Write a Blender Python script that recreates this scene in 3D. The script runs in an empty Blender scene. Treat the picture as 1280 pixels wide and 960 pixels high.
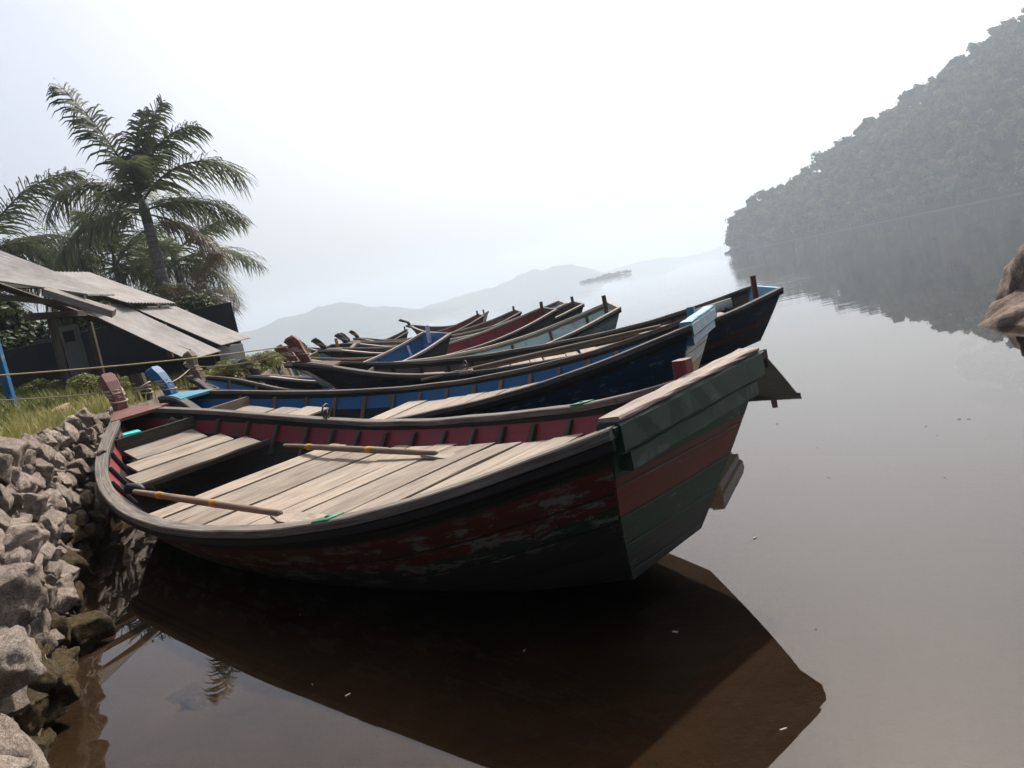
import bpy, bmesh, math, random
import numpy as np
from mathutils import Vector, Matrix, noise as mnoise
R = math.radians
rnd = random.Random(7)
sc = bpy.context.scene
C = sc.collection

# ------------------------------------------------------------------ camera, sky, sun, exposure
EYE = 1.5
cam = bpy.data.cameras.new('camera'); cam.sensor_width = 36; cam.lens = 36 * 960 / 1280
cam.clip_start = 0.05; cam.clip_end = 20000
co = bpy.data.objects.new('camera', cam); C.objects.link(co); sc.camera = co
PITCH = math.atan((480 - 371) * math.cos(R(11.8)) / 960)
co.matrix_world = (Matrix.Translation((0, 0, EYE)) @ Matrix.Rotation(math.pi / 2 - PITCH, 4, 'X')
                   @ Matrix.Rotation(-R(11.8), 4, 'Z'))
SUN_EL, SUN_AZ = 50, 27            # azimuth clockwise from the view direction (+Y)
w = bpy.data.worlds.new('World'); sc.world = w; w.use_nodes = True
wt = w.node_tree; wt.nodes.clear()
sky = wt.nodes.new('ShaderNodeTexSky'); sky.sky_type = 'NISHITA'; sky.sun_disc = False
sky.sun_elevation = R(SUN_EL); sky.sun_rotation = R(SUN_AZ)
sky.air_density = 1.0; sky.dust_density = 9; sky.ozone_density = 1.0; sky.altitude = 0
hsv = wt.nodes.new('ShaderNodeHueSaturation'); hsv.inputs['Saturation'].default_value = .8
bg = wt.nodes.new('ShaderNodeBackground'); bg.inputs['Strength'].default_value = 0.142
wo = wt.nodes.new('ShaderNodeOutputWorld')
wt.links.new(sky.outputs[0], hsv.inputs['Color']); cool = wt.nodes.new('ShaderNodeMix'); cool.data_type = 'RGBA'; cool.blend_type = 'MULTIPLY'; cool.inputs[0].default_value = 1; cool.inputs[7].default_value = (.97, .985, 1.035, 1)
wt.links.new(hsv.outputs[0], cool.inputs[6]); wt.links.new(cool.outputs[2], bg.inputs[0]); wt.links.new(bg.outputs[0], wo.inputs[0])
sl = bpy.data.lights.new('sun', 'SUN'); sl.energy = 5; sl.angle = R(1.2); sl.color = (1, .95, .88)
so = bpy.data.objects.new('sun', sl); C.objects.link(so)
sdir = Vector((math.sin(R(SUN_AZ)) * math.cos(R(SUN_EL)), math.cos(R(SUN_AZ)) * math.cos(R(SUN_EL)), math.sin(R(SUN_EL))))
so.rotation_euler = (-sdir).to_track_quat('-Z', 'Y').to_euler(); so.location = (0, 0, 60)
sc.view_settings.view_transform = 'Standard'; sc.view_settings.look = 'None'
sc.view_settings.exposure = 0.45; sc.view_settings.gamma = 1
sc.render.engine = 'CYCLES'
cy = sc.cycles; cy.use_denoising = True; cy.max_bounces = 6; cy.diffuse_bounces = 3; cy.glossy_bounces = 3
cy.transparent_max_bounces = 12; cy.volume_bounces = 1; cy.sample_clamp_indirect = 6; cy.caustics_reflective = False; cy.caustics_refractive = False

# ------------------------------------------------------------------ helpers
def tag(o, label=None, cat=None, group=None, kind=None):
    if label: o['label'] = label
    if cat: o['category'] = cat
    if group: o['group'] = group
    if kind: o['kind'] = kind
    return o
def obj(name, me, mat=None, parent=None, loc=None, rot=None):
    o = bpy.data.objects.new(name, me); C.objects.link(o)
    if mat is not None and me is not None and not me.materials: me.materials.append(mat)
    if parent: o.parent = parent
    if loc is not None: o.location = loc
    if rot is not None: o.rotation_euler = rot
    return o
def empty(name, loc, rz=0):
    o = bpy.data.objects.new(name, None); C.objects.link(o); o.location = loc; o.rotation_euler = (0, 0, rz); o.empty_display_size = .2
    return o
def mesh(name, v, f, uv=None, smooth=False):
    me = bpy.data.meshes.new(name); me.from_pydata([tuple(map(float, p)) for p in v], [], f)
    if uv is not None:
        l = me.uv_layers.new(name='uv')
        for p in me.polygons:
            for li in p.loop_indices: l.data[li].uv = uv[me.loops[li].vertex_index]
    if smooth: me.polygons.foreach_set('use_smooth', [True] * len(me.polygons))
    me.update(); return me
class MB:
    """collects simple solids into one mesh, uv: u along the length in metres, v round the section"""
    def __init__(s): s.v = []; s.f = []; s.uv = []
    def beam(s, a, b, wv, hv, ch=.006, taper=1.0, n=1, jit=0.):
        a, b, wv, hv = Vector(a), Vector(b), Vector(wv), Vector(hv)
        w, h = wv.length, hv.length; c = min(ch, .3 * min(w, h)); uw, uh = wv / w, hv / h
        off = len(s.v); ln = (b - a).length; u0 = rnd.random() * 9; v0 = rnd.random() * 9
        sec = [(-w/2 + c, -h/2), (w/2 - c, -h/2), (w/2, -h/2 + c), (w/2, h/2 - c), (w/2 - c, h/2), (-w/2 + c, h/2), (-w/2, h/2 - c), (-w/2, -h/2 + c)]
        for i in range(n + 1):
            t = i / n; p = a.lerp(b, t); k = 1 + (taper - 1) * t
            for x, y in sec:
                s.v.append(p + uw * (x * k + rnd.uniform(-jit, jit)) + uh * (y * k + rnd.uniform(-jit, jit))); s.uv.append((u0 + ln * t, v0 + x + (y if abs(x) > w/2 - c - 1e-6 else 0)))
        for i in range(n):
            q = off + i * 8
            for k in range(8): s.f.append((q + k, q + (k + 1) % 8, q + 8 + (k + 1) % 8, q + 8 + k))
        s.f.append(tuple(off + k for k in range(7, -1, -1))); s.f.append(tuple(off + n * 8 + k for k in range(8)))
        return s
    def box(s, c, size, ch=.006):
        c = Vector(c); dx, dy, dz = size
        ax = max(range(3), key=lambda i: size[i]); e = [Vector((1, 0, 0)), Vector((0, 1, 0)), Vector((0, 0, 1))]
        o = [i for i in range(3) if i != ax]
        return s.beam(c - e[ax] * size[ax] / 2, c + e[ax] * size[ax] / 2, e[o[0]] * size[o[0]], e[o[1]] * size[o[1]], ch)
    def tube(s, pts, rad, n=8, caps=True):
        pts = [Vector(p) for p in pts]; off = len(s.v); m = len(pts)
        rr = rad if isinstance(rad, (list, tuple)) else [rad] * m
        t0 = (pts[1] - pts[0]).normalized(); up = Vector((0, 0, 1)) if abs(t0.z) < .9 else Vector((1, 0, 0))
        nrm = t0.cross(up).normalized(); ln = 0
        for i, p in enumerate(pts):
            t = (pts[min(i + 1, m - 1)] - pts[max(i - 1, 0)]).normalized()
            nrm = (nrm - t * nrm.dot(t)).normalized(); bn = t.cross(nrm)
            if i: ln += (p - pts[i - 1]).length
            for k in range(n):
                a = 2 * math.pi * k / n
                s.v.append(p + (nrm * math.cos(a) + bn * math.sin(a)) * rr[i]); s.uv.append((ln, k / n * rr[i] * 6.28))
        for i in range(m - 1):
            for k in range(n): s.f.append((off + i*n + k, off + i*n + (k+1) % n, off + (i+1)*n + (k+1) % n, off + (i+1)*n + k))
        if caps:
            s.f.append(tuple(off + k for k in range(n - 1, -1, -1))); s.f.append(tuple(off + (m - 1) * n + k for k in range(n)))
        return s
    def torus(s, c, r, rad, axis, n=14, m=6):
        axis = Vector(axis).normalized(); a = axis.orthogonal().normalized(); b = axis.cross(a); off = len(s.v); c = Vector(c)
        for i in range(n):
            t = 2 * math.pi * i / n; d = a * math.cos(t) + b * math.sin(t)
            for k in range(m):
                q = 2 * math.pi * k / m; s.v.append(c + d * (r + rad * math.cos(q)) + axis * rad * math.sin(q)); s.uv.append((i / n * r * 6.28, k / m * rad * 6))
        for i in range(n):
            for k in range(m): s.f.append((off + i*m + k, off + i*m + (k+1) % m, off + ((i+1) % n)*m + (k+1) % m, off + ((i+1) % n)*m + k))
        return s
    def build(s, name, mat, parent=None, smooth=False, **k):
        return obj(name, mesh(name, s.v, s.f, s.uv, smooth), mat, parent, **k)
def spl(kx, ky, x):
    kx, ky, x = np.asarray(kx, float), np.asarray(ky, float), np.asarray(x, float)
    n = len(kx); h = np.diff(kx); A = np.eye(n); b = np.zeros(n)
    for i in range(1, n - 1):
        A[i, i-1] = h[i-1]; A[i, i] = 2 * (h[i-1] + h[i]); A[i, i+1] = h[i]
        b[i] = 6 * ((ky[i+1] - ky[i]) / h[i] - (ky[i] - ky[i-1]) / h[i-1])
    m = np.linalg.solve(A, b); i = np.clip(np.searchsorted(kx, x) - 1, 0, n - 2); t = x - kx[i]; hh = h[i]
    return ky[i] + t * ((ky[i+1] - ky[i]) / hh - hh * (2 * m[i] + m[i+1]) / 6) + m[i] / 2 * t * t + (m[i+1] - m[i]) / (6 * hh) * t ** 3
def srgb(r, g, b):
    f = lambda c: c / 255 / 12.92 if c / 255 <= .04045 else ((c / 255 + .055) / 1.055) ** 2.4
    return (f(r), f(g), f(b), 1)

# ------------------------------------------------------------------ materials
class NT:
    def __init__(s, name):
        s.m = bpy.data.materials.new(name); s.m.use_nodes = True; s.t = s.m.node_tree; s.t.nodes.clear()
        s.out = s.n('ShaderNodeOutputMaterial')
    def n(s, typ, **k):
        d = s.t.nodes.new(typ)
        for a, b in k.items():
            if hasattr(d, a): setattr(d, a, b)
        return d
    def l(s, a, b): s.t.links.new(a, b)
    def coord(s, kind='UV', scale=(1, 1, 1)):
        c = s.n('ShaderNodeTexCoord'); m = s.n('ShaderNodeMapping'); m.inputs['Scale'].default_value = scale
        s.l(c.outputs[kind], m.inputs[0]); return m.outputs[0]
    def noise(s, vec, scale, detail=4, rough=.6, dist=0):
        d = s.n('ShaderNodeTexNoise'); d.inputs['Scale'].default_value = scale; d.inputs['Detail'].default_value = detail
        d.inputs['Roughness'].default_value = rough; d.inputs['Distortion'].default_value = dist; s.l(vec, d.inputs['Vector']); return d.outputs[0]
    def ramp(s, fac, stops, interp='LINEAR'):
        d = s.n('ShaderNodeValToRGB'); cr = d.color_ramp; cr.interpolation = interp
        while len(cr.elements) > 1: cr.elements.remove(cr.elements[-1])
        cr.elements[0].position = stops[0][0]; cr.elements[0].color = stops[0][1]
        for p, c in stops[1:]:
            e = cr.elements.new(p); e.color = c
        s.l(fac, d.inputs[0]); return d.outputs[0]
    def mix(s, fac, a, b, blend='MIX'):
        d = s.n('ShaderNodeMix'); d.data_type = 'RGBA'; d.blend_type = blend
        for v, i in ((fac, 0), (a, 6), (b, 7)):
            if hasattr(v, 'links') or hasattr(v, 'is_linked'): s.l(v, d.inputs[i])
            else: d.inputs[i].default_value = v
        return d.outputs[2]
    def math(s, op, a, b=0.):
        d = s.n('ShaderNodeMath'); d.operation = op
        for v, i in ((a, 0), (b, 1)):
            if hasattr(v, 'is_linked'): s.l(v, d.inputs[i])
            else: d.inputs[i].default_value = v
        return d.outputs[0]
    def bsdf(s, col, rough=.8, bump=None, bs=.3, bd=.01, spec=.3, metal=0, trans=None):
        d = s.n('ShaderNodeBsdfPrincipled')
        if hasattr(col, 'is_linked'): s.l(col, d.inputs['Base Color'])
        else: d.inputs['Base Color'].default_value = col
        if hasattr(rough, 'is_linked'): s.l(rough, d.inputs['Roughness'])
        else: d.inputs['Roughness'].default_value = rough
        d.inputs['Specular IOR Level'].default_value = spec; d.inputs['Metallic'].default_value = metal
        if bump is not None:
            b = s.n('ShaderNodeBump'); b.inputs['Strength'].default_value = bs; b.inputs['Distance'].default_value = bd
            s.l(bump, b.inputs['Height']); s.l(b.outputs[0], d.inputs['Normal'])
        if trans:
            tr = s.n('ShaderNodeBsdfTranslucent'); s.l(col, tr.inputs[0]) if hasattr(col, 'is_linked') else None
            mx = s.n('ShaderNodeMixShader'); mx.inputs[0].default_value = trans
            s.l(d.outputs[0], mx.inputs[1]); s.l(tr.outputs[0], mx.inputs[2]); s.l(mx.outputs[0], s.out.inputs[0])
        else: s.l(d.outputs[0], s.out.inputs[0])
        return s.m
    def rand(s):
        return s.n('ShaderNodeObjectInfo').outputs['Random']
def c4(c, k=1.0): return (c[0] * k, c[1] * k, c[2] * k, 1)
def wood(name, dark, light, stain=.4, rough=.85, spots=True):
    t = NT(name); uv = t.coord('UV')
    g = t.noise(t.coord('UV', (2.2, 55, 1)), 1.0, 5, .65, .6)
    col = t.ramp(g, [(.3, dark), (.72, light)])
    s = t.noise(t.coord('UV', (1, 3, 1)), 2.2, 4, .6)
    col = t.mix(t.ramp(s, [(.42, (0, 0, 0, 1)), (.72, (stain,) * 3 + (1,))]), col, c4(dark, .55))
    ck = t.noise(t.coord('UV', (.9, 42, 1)), 2.6, 3, .5, .9); col = t.mix(t.ramp(ck, [(.30, (.8,) * 3 + (1,)), (.37, (0, 0, 0, 1))]), col, c4(dark, .3))
    rv = t.ramp(t.rand(), [(0, (.74, .72, .70, 1)), (.5, (.95, .94, .93, 1)), (1, (1.12, 1.08, 1.03, 1))])
    col = t.mix(1.0, col, rv, 'MULTIPLY')
    if spots:
        k = t.noise(uv, 26, 2, .5); col = t.mix(t.ramp(k, [(.70, (0, 0, 0, 1)), (.76, (.75,) * 3 + (1,))]), col, c4(dark, .35))
    return t.bsdf(col, rough, g, .35, .006, .2)
def paint(name, c, wear=(.10, .085, .07, 1), amount=.5, rough=.6):
    t = NT(name); uv = t.coord('UV')
    n1 = t.noise(uv, 5, 6, .7); n2 = t.noise(t.coord('UV', (2, 30, 1)), 1, 4)
    col = t.mix(t.ramp(n2, [(.3, (0, 0, 0, 1)), (.8, (.5,) * 3 + (1,))]), c, c4(c, .55))
    col = t.mix(t.ramp(n1, [(.62 - .12 * amount, (0, 0, 0, 1)), (.66 - .1 * amount, (1, 1, 1, 1))]), col, wear)
    return t.bsdf(col, rough, n1, .3, .004, .3)
def hullpaint(name, bands, peel=(.24, .22, .2, 1), amount=.5, peelband=None):
    """bands: (metres below the gunwale, colour)"""
    t = NT(name); uvn = t.n('ShaderNodeTexCoord'); sp = t.n('ShaderNodeSeparateXYZ'); t.l(uvn.outputs['UV'], sp.inputs[0])
    uv = t.coord('UV'); wob = t.noise(uv, 1.5, 3)
    v = t.math('ADD', sp.outputs[1], t.math('MULTIPLY', t.math('SUBTRACT', wob, .5), .05))
    col = t.ramp(v, [(max(0, min(1, b)), c) for b, c in bands], 'CONSTANT')
    n2 = t.noise(t.coord('UV', (1.2, 16, 1)), 1.3, 5); col = t.mix(t.ramp(n2, [(.35, (0, 0, 0, 1)), (.8, (.55,) * 3 + (1,))]), col, (.03, .026, .022, 1))
    n1 = t.noise(t.coord('UV', (1.5, 5, 1)), 2.6, 9, .78, .2); pm = t.ramp(n1, [(.6 - .1 * amount, (0, 0, 0, 1)), (.63 - .1 * amount, (1, 1, 1, 1))])
    if peelband:
        a = t.ramp(v, [(0, (0, 0, 0, 1)), (peelband[0], (0, 0, 0, 1)), (peelband[0] + .06, (1, 1, 1, 1)), (peelband[1], (1, 1, 1, 1)), (peelband[1] + .08, (0, 0, 0, 1))])
        pm = t.mix(1.0, pm, a, 'MULTIPLY')
    col = t.mix(pm, col, peel)
    fr_ = t.math('FRACT', t.math('MULTIPLY', t.math('ADD', sp.outputs[1], t.math('MULTIPLY', wob, .02)), 6.3)); seam = t.ramp(fr_, [(.0, (1, 1, 1, 1)), (.035, (1, 1, 1, 1)), (.07, (0, 0, 0, 1)), (.97, (0, 0, 0, 1)), (1.0, (1, 1, 1, 1))]); col = t.mix(seam, col, (.012, .011, .010, 1))
    gr = t.math('SUBTRACT', t.noise(t.coord('UV', (3, 70, 1)), 1, 3), t.math('MULTIPLY', seam, 1.5))
    return t.bsdf(col, .6, gr, .5, .006, .3)
def plain(name, c, rough=.7, var=.25, scale=8, spec=.3, kind='Object', bd=.01, metal=0, bs=.4):
    t = NT(name); n = t.noise(t.coord(kind), scale, 5, .65)
    return t.bsdf(t.ramp(n, [(.25, c4(c, 1 - var)), (.75, c4(c, 1 + var))]), rough, n, bs, bd, spec, metal)

M = {}
M['deck'] = wood('bleached_deck_wood', (.165, .135, .108, 1), (.37, .315, .255, 1), .6)
M['deck_b'] = wood('deck_wood_pale', (.20, .16, .13, 1), (.36, .31, .265, 1), .3)
M['gun'] = wood('weathered_gunwale_wood', (.05, .043, .038, 1), (.21, .19, .17, 1), .5)
M['gun_l'] = wood('pale_gunwale_wood', (.20, .17, .145, 1), (.42, .37, .32, 1), .3)
M['tar'] = wood('tarred_black_wood', (.010, .010, .010, 1), (.03, .028, .027, 1), .3)
M['rib'] = wood('dark_rib_wood', (.035, .028, .024, 1), (.10, .085, .07, 1), .3)
M['rib_b'] = wood('brown_rib_wood', (.08, .05, .035, 1), (.2, .14, .1, 1), .3)
M['beam'] = wood('bare_beam_wood', (.20, .16, .135, 1), (.42, .36, .31, 1), .3)
M['oar'] = wood('oar_wood', (.12, .085, .06, 1), (.27, .21, .155, 1), .3)
M['brown'] = paint('faded_brown_paint', srgb(98, 58, 49), (.13, .10, .085, 1), .45)
M['red'] = paint('dull_red_paint', srgb(116, 36, 43), (.08, .03, .03, 1), .35)
M['redpost'] = paint('red_oxide_paint', srgb(98, 44, 38), (.08, .05, .045, 1), .35)
M['blue'] = paint('bright_blue_paint', srgb(28, 84, 126), (.05, .08, .11, 1), .45)
M['teal'] = paint('teal_blue_paint', srgb(58, 118, 140), (.2, .22, .22, 1), .3)
M['skyblue'] = paint('weathered_sky_blue_paint', srgb(92, 128, 146), (.2, .2, .19, 1), .5)
M['lilac'] = paint('faded_lilac_paint', srgb(178, 170, 196), (.3, .28, .27, 1), .4)
M['palegreen'] = paint('faded_pale_green_paint', srgb(165, 182, 178), (.32, .30, .27, 1), .5)
M['orange'] = paint('faded_orange_paint', srgb(180, 80, 40), (.2, .1, .06, 1), .3)
M['mustard'] = paint('mustard_yellow_paint', srgb(160, 128, 44), (.2, .15, .08, 1), .3)
M['white'] = paint('old_white_paint', srgb(196, 196, 188), (.3, .28, .25, 1), .4)
M['green'] = paint('worn_green_paint', srgb(28, 52, 38), (.06, .06, .05, 1), .3)
M['padgreen'] = paint('pad_green_paint', srgb(36, 110, 80), (.12, .12, .1, 1), .2)
M['turq'] = plain('turquoise_plastic', srgb(60, 190, 175), .4, .1)
M['yellow'] = paint('oar_yellow_paint', srgb(170, 118, 30), (.2, .14, .08, 1), .2)
M['rope'] = plain('old_rope', (.30, .245, .18, 1), .95, .35, 120, .1)
M['rope_y'] = plain('yellow_nylon_rope', (.42, .33, .16, 1), .7, .2, 90, .3)
M['iron'] = plain('rusty_iron', (.07, .055, .05, 1), .6, .4, 60, .4, metal=.4)
M['rubber'] = plain('black_rubber', (.012, .012, .012, 1), .6, .2)

def rockmat(name, a, b, c, sc_=3.2, rough=.92):
    t = NT(name); oc = t.coord('Object'); n = t.noise(oc, sc_, 8, .68); n2 = t.noise(oc, sc_ * 7, 6, .7)
    col = t.ramp(n, [(.3, a), (.52, b), (.72, c)])
    col = t.mix(t.ramp(n2, [(.38, (.7,) * 3 + (1,)), (.55, (0, 0, 0, 1))]), col, c4(a, .55))
    col = t.mix(1.0, col, t.ramp(t.rand(), [(0, (.72, .70, .68, 1)), (1, (1.15, 1.13, 1.1, 1))]), 'MULTIPLY')
    h = t.math('ADD', t.math('MULTIPLY', n, 1.2), t.math('MULTIPLY', n2, .5))
    n3 = t.noise(oc, sc_ * 22, 4, .7); h = t.math('ADD', h, t.math('MULTIPLY', n3, .35)); return t.bsdf(col, rough, h, 1.0, .05, .15)
M['stone'] = rockmat('rubble_stone', (.22, .175, .145, 1), (.47, .395, .335, 1), (.64, .56, .49, 1))
M['mossy'] = rockmat('mossy_wet_stone', (.045, .035, .016, 1), (.13, .095, .045, 1), (.22, .17, .09, 1))
M['boulder'] = rockmat('brown_boulder', (.07, .05, .04, 1), (.20, .15, .12, 1), (.31, .245, .20, 1), 1.6)
M['soil'] = rockmat('dry_bank_soil', (.07, .055, .04, 1), (.15, .12, .09, 1), (.24, .2, .155, 1), .9)
t = NT('lake_bed_mud'); oc = t.coord('Object'); n = t.noise(oc, .9, 8, .65, .5); n2 = t.noise(oc, 14, 4, .7)
col = t.ramp(n, [(.32, (.028, .018, .011, 1)), (.55, (.056, .037, .023, 1)), (.75, (.088, .061, .040, 1))])
col = t.mix(t.ramp(n2, [(.62, (0, 0, 0, 1)), (.74, (.6,) * 3 + (1,))]), col, (.04, .025, .015, 1)); sx = t.n('ShaderNodeSeparateXYZ'); t.l(oc, sx.inputs[0]); silt_dim = t.ramp(t.math('MULTIPLY', t.math('ADD', sx.outputs[0], t.math('MULTIPLY', n, 2.)), .1), [(.12, (0, 0, 0, 1)), (.36, (1, 1, 1, 1))]); col = t.mix(silt_dim, col, (.012, .0155, .018, 1)); t.bsdf(col, .95, n2, .5, .03, .1); M['bed'] = t.m  # silt greyed and darkened offshore, in place of light lost in deeper water

def leafmat(name, a, b, tr=.3, sc_=.5, rough=.6, spec=.25):
    t = NT(name); n = t.noise(t.coord('Object'), sc_, 4, .7)
    col = t.ramp(n, [(.3, a), (.7, b)])
    col = t.mix(1.0, col, t.ramp(t.rand(), [(0, (.75, .78, .7, 1)), (1, (1.25, 1.15, 1.05, 1))]), 'MULTIPLY')
    return t.bsdf(col, rough, None, spec=spec, trans=tr)
M['forest'] = leafmat('hillside_foliage', (.02, .036, .013, 1), (.15, .155, .06, 1), .15, .09, .9, .0)
M['forest2'] = leafmat('hillside_foliage_dry', (.07, .06, .025, 1), (.15, .115, .05, 1), .15, .05, .9, .0)
M['bush'] = leafmat('dark_bush_leaf', (.018, .03, .012, 1), (.06, .085, .03, 1), .25, 1.0)
M['palm'] = leafmat('palm_leaflet', (.05, .075, .038, 1), (.13, .15, .075, 1), .35, .8, .45)
M['palmdry'] = leafmat('dry_palm_leaflet', (.085, .075, .045, 1), (.16, .135, .08, 1), .25, .8)
M['grass'] = leafmat('bank_grass', (.11, .14, .04, 1), (.32, .29, .12, 1), .35, 1.6)
M['weed'] = leafmat('bank_weed', (.05, .075, .02, 1), (.19, .20, .06, 1), .35, 1.0)
M['bark'] = plain('tree_bark', (.10, .085, .07, 1), .9, .4, 6)
t = NT('palm_trunk'); sp = t.n('ShaderNodeSeparateXYZ'); tc = t.n('ShaderNodeTexCoord'); t.l(tc.outputs['Object'], sp.inputs[0])
wv = t.math('SINE', t.math('MULTIPLY', sp.outputs[2], 26.)); n = t.noise(t.coord('Object'), 5, 5)
col = t.mix(t.ramp(wv, [(.75, (0, 0, 0, 1)), (.98, (.6,) * 3 + (1,))]), t.ramp(n, [(.3, (.10, .09, .08, 1)), (.7, (.21, .195, .18, 1))]), (.06, .05, .045, 1))
t.bsdf(col, .9, n, .4, .02, .2); M['trunk'] = t.m
M['shaft'] = plain('palm_crownshaft', (.06, .075, .04, 1), .6, .3, 4)
t = NT('cement_sheet'); oc = t.coord('UV'); n = t.noise(oc, 2.2, 6, .7); n2 = t.noise(t.coord('UV', (1.2, 14, 1)), 1.5, 4)
col = t.ramp(n, [(.3, (.22, .205, .19, 1)), (.7, (.35, .33, .31, 1))]); col = t.mix(t.ramp(n2, [(.5, (0, 0, 0, 1)), (.75, (.4,) * 3 + (1,))]), col, (.13, .12, .11, 1)); t.bsdf(col, .9, n, .3, .01, .2); M['sheet'] = t.m
M['shedwood'] = wood('old_shed_timber', (.05, .042, .035, 1), (.15, .13, .11, 1), .4)
M['shedpale'] = wood('pale_shed_board', (.16, .14, .12, 1), (.30, .275, .245, 1), .4)
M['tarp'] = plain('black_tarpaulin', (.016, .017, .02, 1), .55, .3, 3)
M['cabinet'] = plain('grey_painted_board', (.17, .18, .17, 1), .7, .15, 5)
M['bluepost'] = paint('blue_post_paint', srgb(20, 86, 124), (.1, .12, .14, 1), .2)
M['hill'] = plain('far_hill_scrub', (.06, .072, .045, 1), 1, .4, .01, .0, bs=0)
M['hillsoil'] = plain('hillside_soil', (.035, .038, .022, 1), 1, .3, .05, 0, bs=0)
M['shore'] = plain('pale_shore', (.075, .068, .055, 1), 1, .25, .08, 0, bs=0)
# water: clear brownish lake, fresnel mirror over what lies below
t = NT('lake_water'); tc = t.n('ShaderNodeTexCoord')
mp = t.n('ShaderNodeMapping'); mp.inputs['Scale'].default_value = (.35, 1.0, 1); mp.inputs['Rotation'].default_value = (0, 0, R(14)); t.l(tc.outputs['Object'], mp.inputs[0])
n1 = t.noise(mp.outputs[0], 2.4, 3, .5, .3); n2 = t.noise(mp.outputs[0], .55, 2, .5)
patch = t.ramp(t.noise(t.coord('Object', (.012, .05, 1)), 1.0, 3, .6), [(.45, (.12,) * 3 + (1,)), (.62, (1, 1, 1, 1))])
sp = t.n('ShaderNodeSeparateXYZ'); t.l(tc.outputs['Object'], sp.inputs[0])
far = t.ramp(t.math('MULTIPLY', sp.outputs[1], .01), [(.06, (.05,) * 3 + (1,)), (.4, (1, 1, 1, 1))])
hgt = t.math('MULTIPLY', t.math('ADD', n1, n2), t.math('MULTIPLY', patch, far))
bp = t.n('ShaderNodeBump'); bp.inputs['Strength'].default_value = 1; bp.inputs['Distance'].default_value = .012; t.l(hgt, bp.inputs['Height'])
fr = t.n('ShaderNodeFresnel'); fr.inputs['IOR'].default_value = 1.333; t.l(bp.outputs[0], fr.inputs['Normal'])
gl = t.n('ShaderNodeBsdfGlossy'); gl.inputs['Roughness'].default_value = .0; gl.inputs['Color'].default_value = (1, 1, 1, 1); t.l(bp.outputs[0], gl.inputs['Normal'])
tr = t.n('ShaderNodeBsdfTransparent'); tr.inputs[0].default_value = (.64, .585, .51, 1)
mx = t.n('ShaderNodeMixShader'); t.l(fr.outputs[0], mx.inputs[0]); t.l(tr.outputs[0], mx.inputs[1]); t.l(gl.outputs[0], mx.inputs[2]); t.l(mx.outputs[0], t.out.inputs[0]); M['water'] = t.m

# ------------------------------------------------------------------ the setting: lake, lake bed, bank
def fbm(x, y, s=1.0, o=4):
    return mnoise.fractal(Vector((x * s, y * s, 3.7)), 1.0, 2.0, o, noise_basis='PERLIN_ORIGINAL')
SHX = [-6, -2, 0, 3, 4.5, 6.2, 7.9, 9.6, 12, 14, 17, 20, 26, 36, 50]
SHL = [.6, -.1, -1.05, -2.2, -2.9, -3.75, -4.5, -5.0, -5.25, -5.3, -5.25, -5.4, -6.8, -10.8, -17]
def shore_x(y): return float(np.interp(y, SHX, SHL))
def land_z(x, y):
    d = shore_x(y) - x                      # metres landward
    if d < 0: return -.25 - .16 * min(-d, 16) ** .85 if d < 0 else 0
    if d < .34: z = -.25 + d / .34 * 1.33
    else: z = 1.08 + min(.095 * (d - .34), .62)
    return z
v, f = [], []
ys = np.concatenate([np.linspace(-6, 24, 100), np.linspace(25, 50, 16)])
ds = [-.6, -.15, .0, .08, .17, .26, .34, .45, .65, .85, 1.1, 1.4, 1.8, 2.3, 3, 4, 6, 9, 14, 24, 60]
for y in ys:
    for d in ds:
        x = shore_x(y) - d; z = land_z(x, y)
        if d > .3: z += .05 * fbm(x, y, 1.3) + .02 * fbm(x, y, 5)
        v.append((x, y, z))
nd = len(ds)
for i in range(len(ys) - 1):
    for j in range(nd - 1):
        a = i * nd + j; f.append((a, a + nd, a + nd + 1, a + 1))
bank = obj('bank', mesh('bank', v, f, smooth=True), M['soil']); tag(bank, 'dry earth bank behind the rubble stones', kind='structure')
# lake bed sheet
v, f = [], []
xs = [-30, -14, -10] + list(np.linspace(-8, 12, 60)) + [16, 24, 40, 90, 4600]
ys2 = list(np.linspace(-8, 30, 90)) + [36, 46, 60, 120, 4600]
for y in ys2:
    for x in xs:
        off = x - shore_x(min(y, 50))
        z = -.075 - .011 * max(off, 0) - .13 * max(off - 5.5, 0) ** .9 - .02 * max(0, y - 5) + (.022 * fbm(x, y, 1.1) if y < 40 and abs(x) < 40 else 0)
        v.append((x, y, max(z, -3.2)))
n_ = len(xs)
for i in range(len(ys2) - 1):
    for j in range(n_ - 1):
        a = i * n_ + j; f.append((a, a + 1, a + n_ + 1, a + n_))
tag(obj('lake_bed', mesh('lake_bed', v, f, smooth=True), M['bed']), kind='structure')
tag(obj('lake', mesh('lake', [(-4600, -140, 0), (4600, -140, 0), (4600, 4600, 0), (-4600, 4600, 0)], [(0, 1, 2, 3)]), M['water']), kind='structure')

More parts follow.
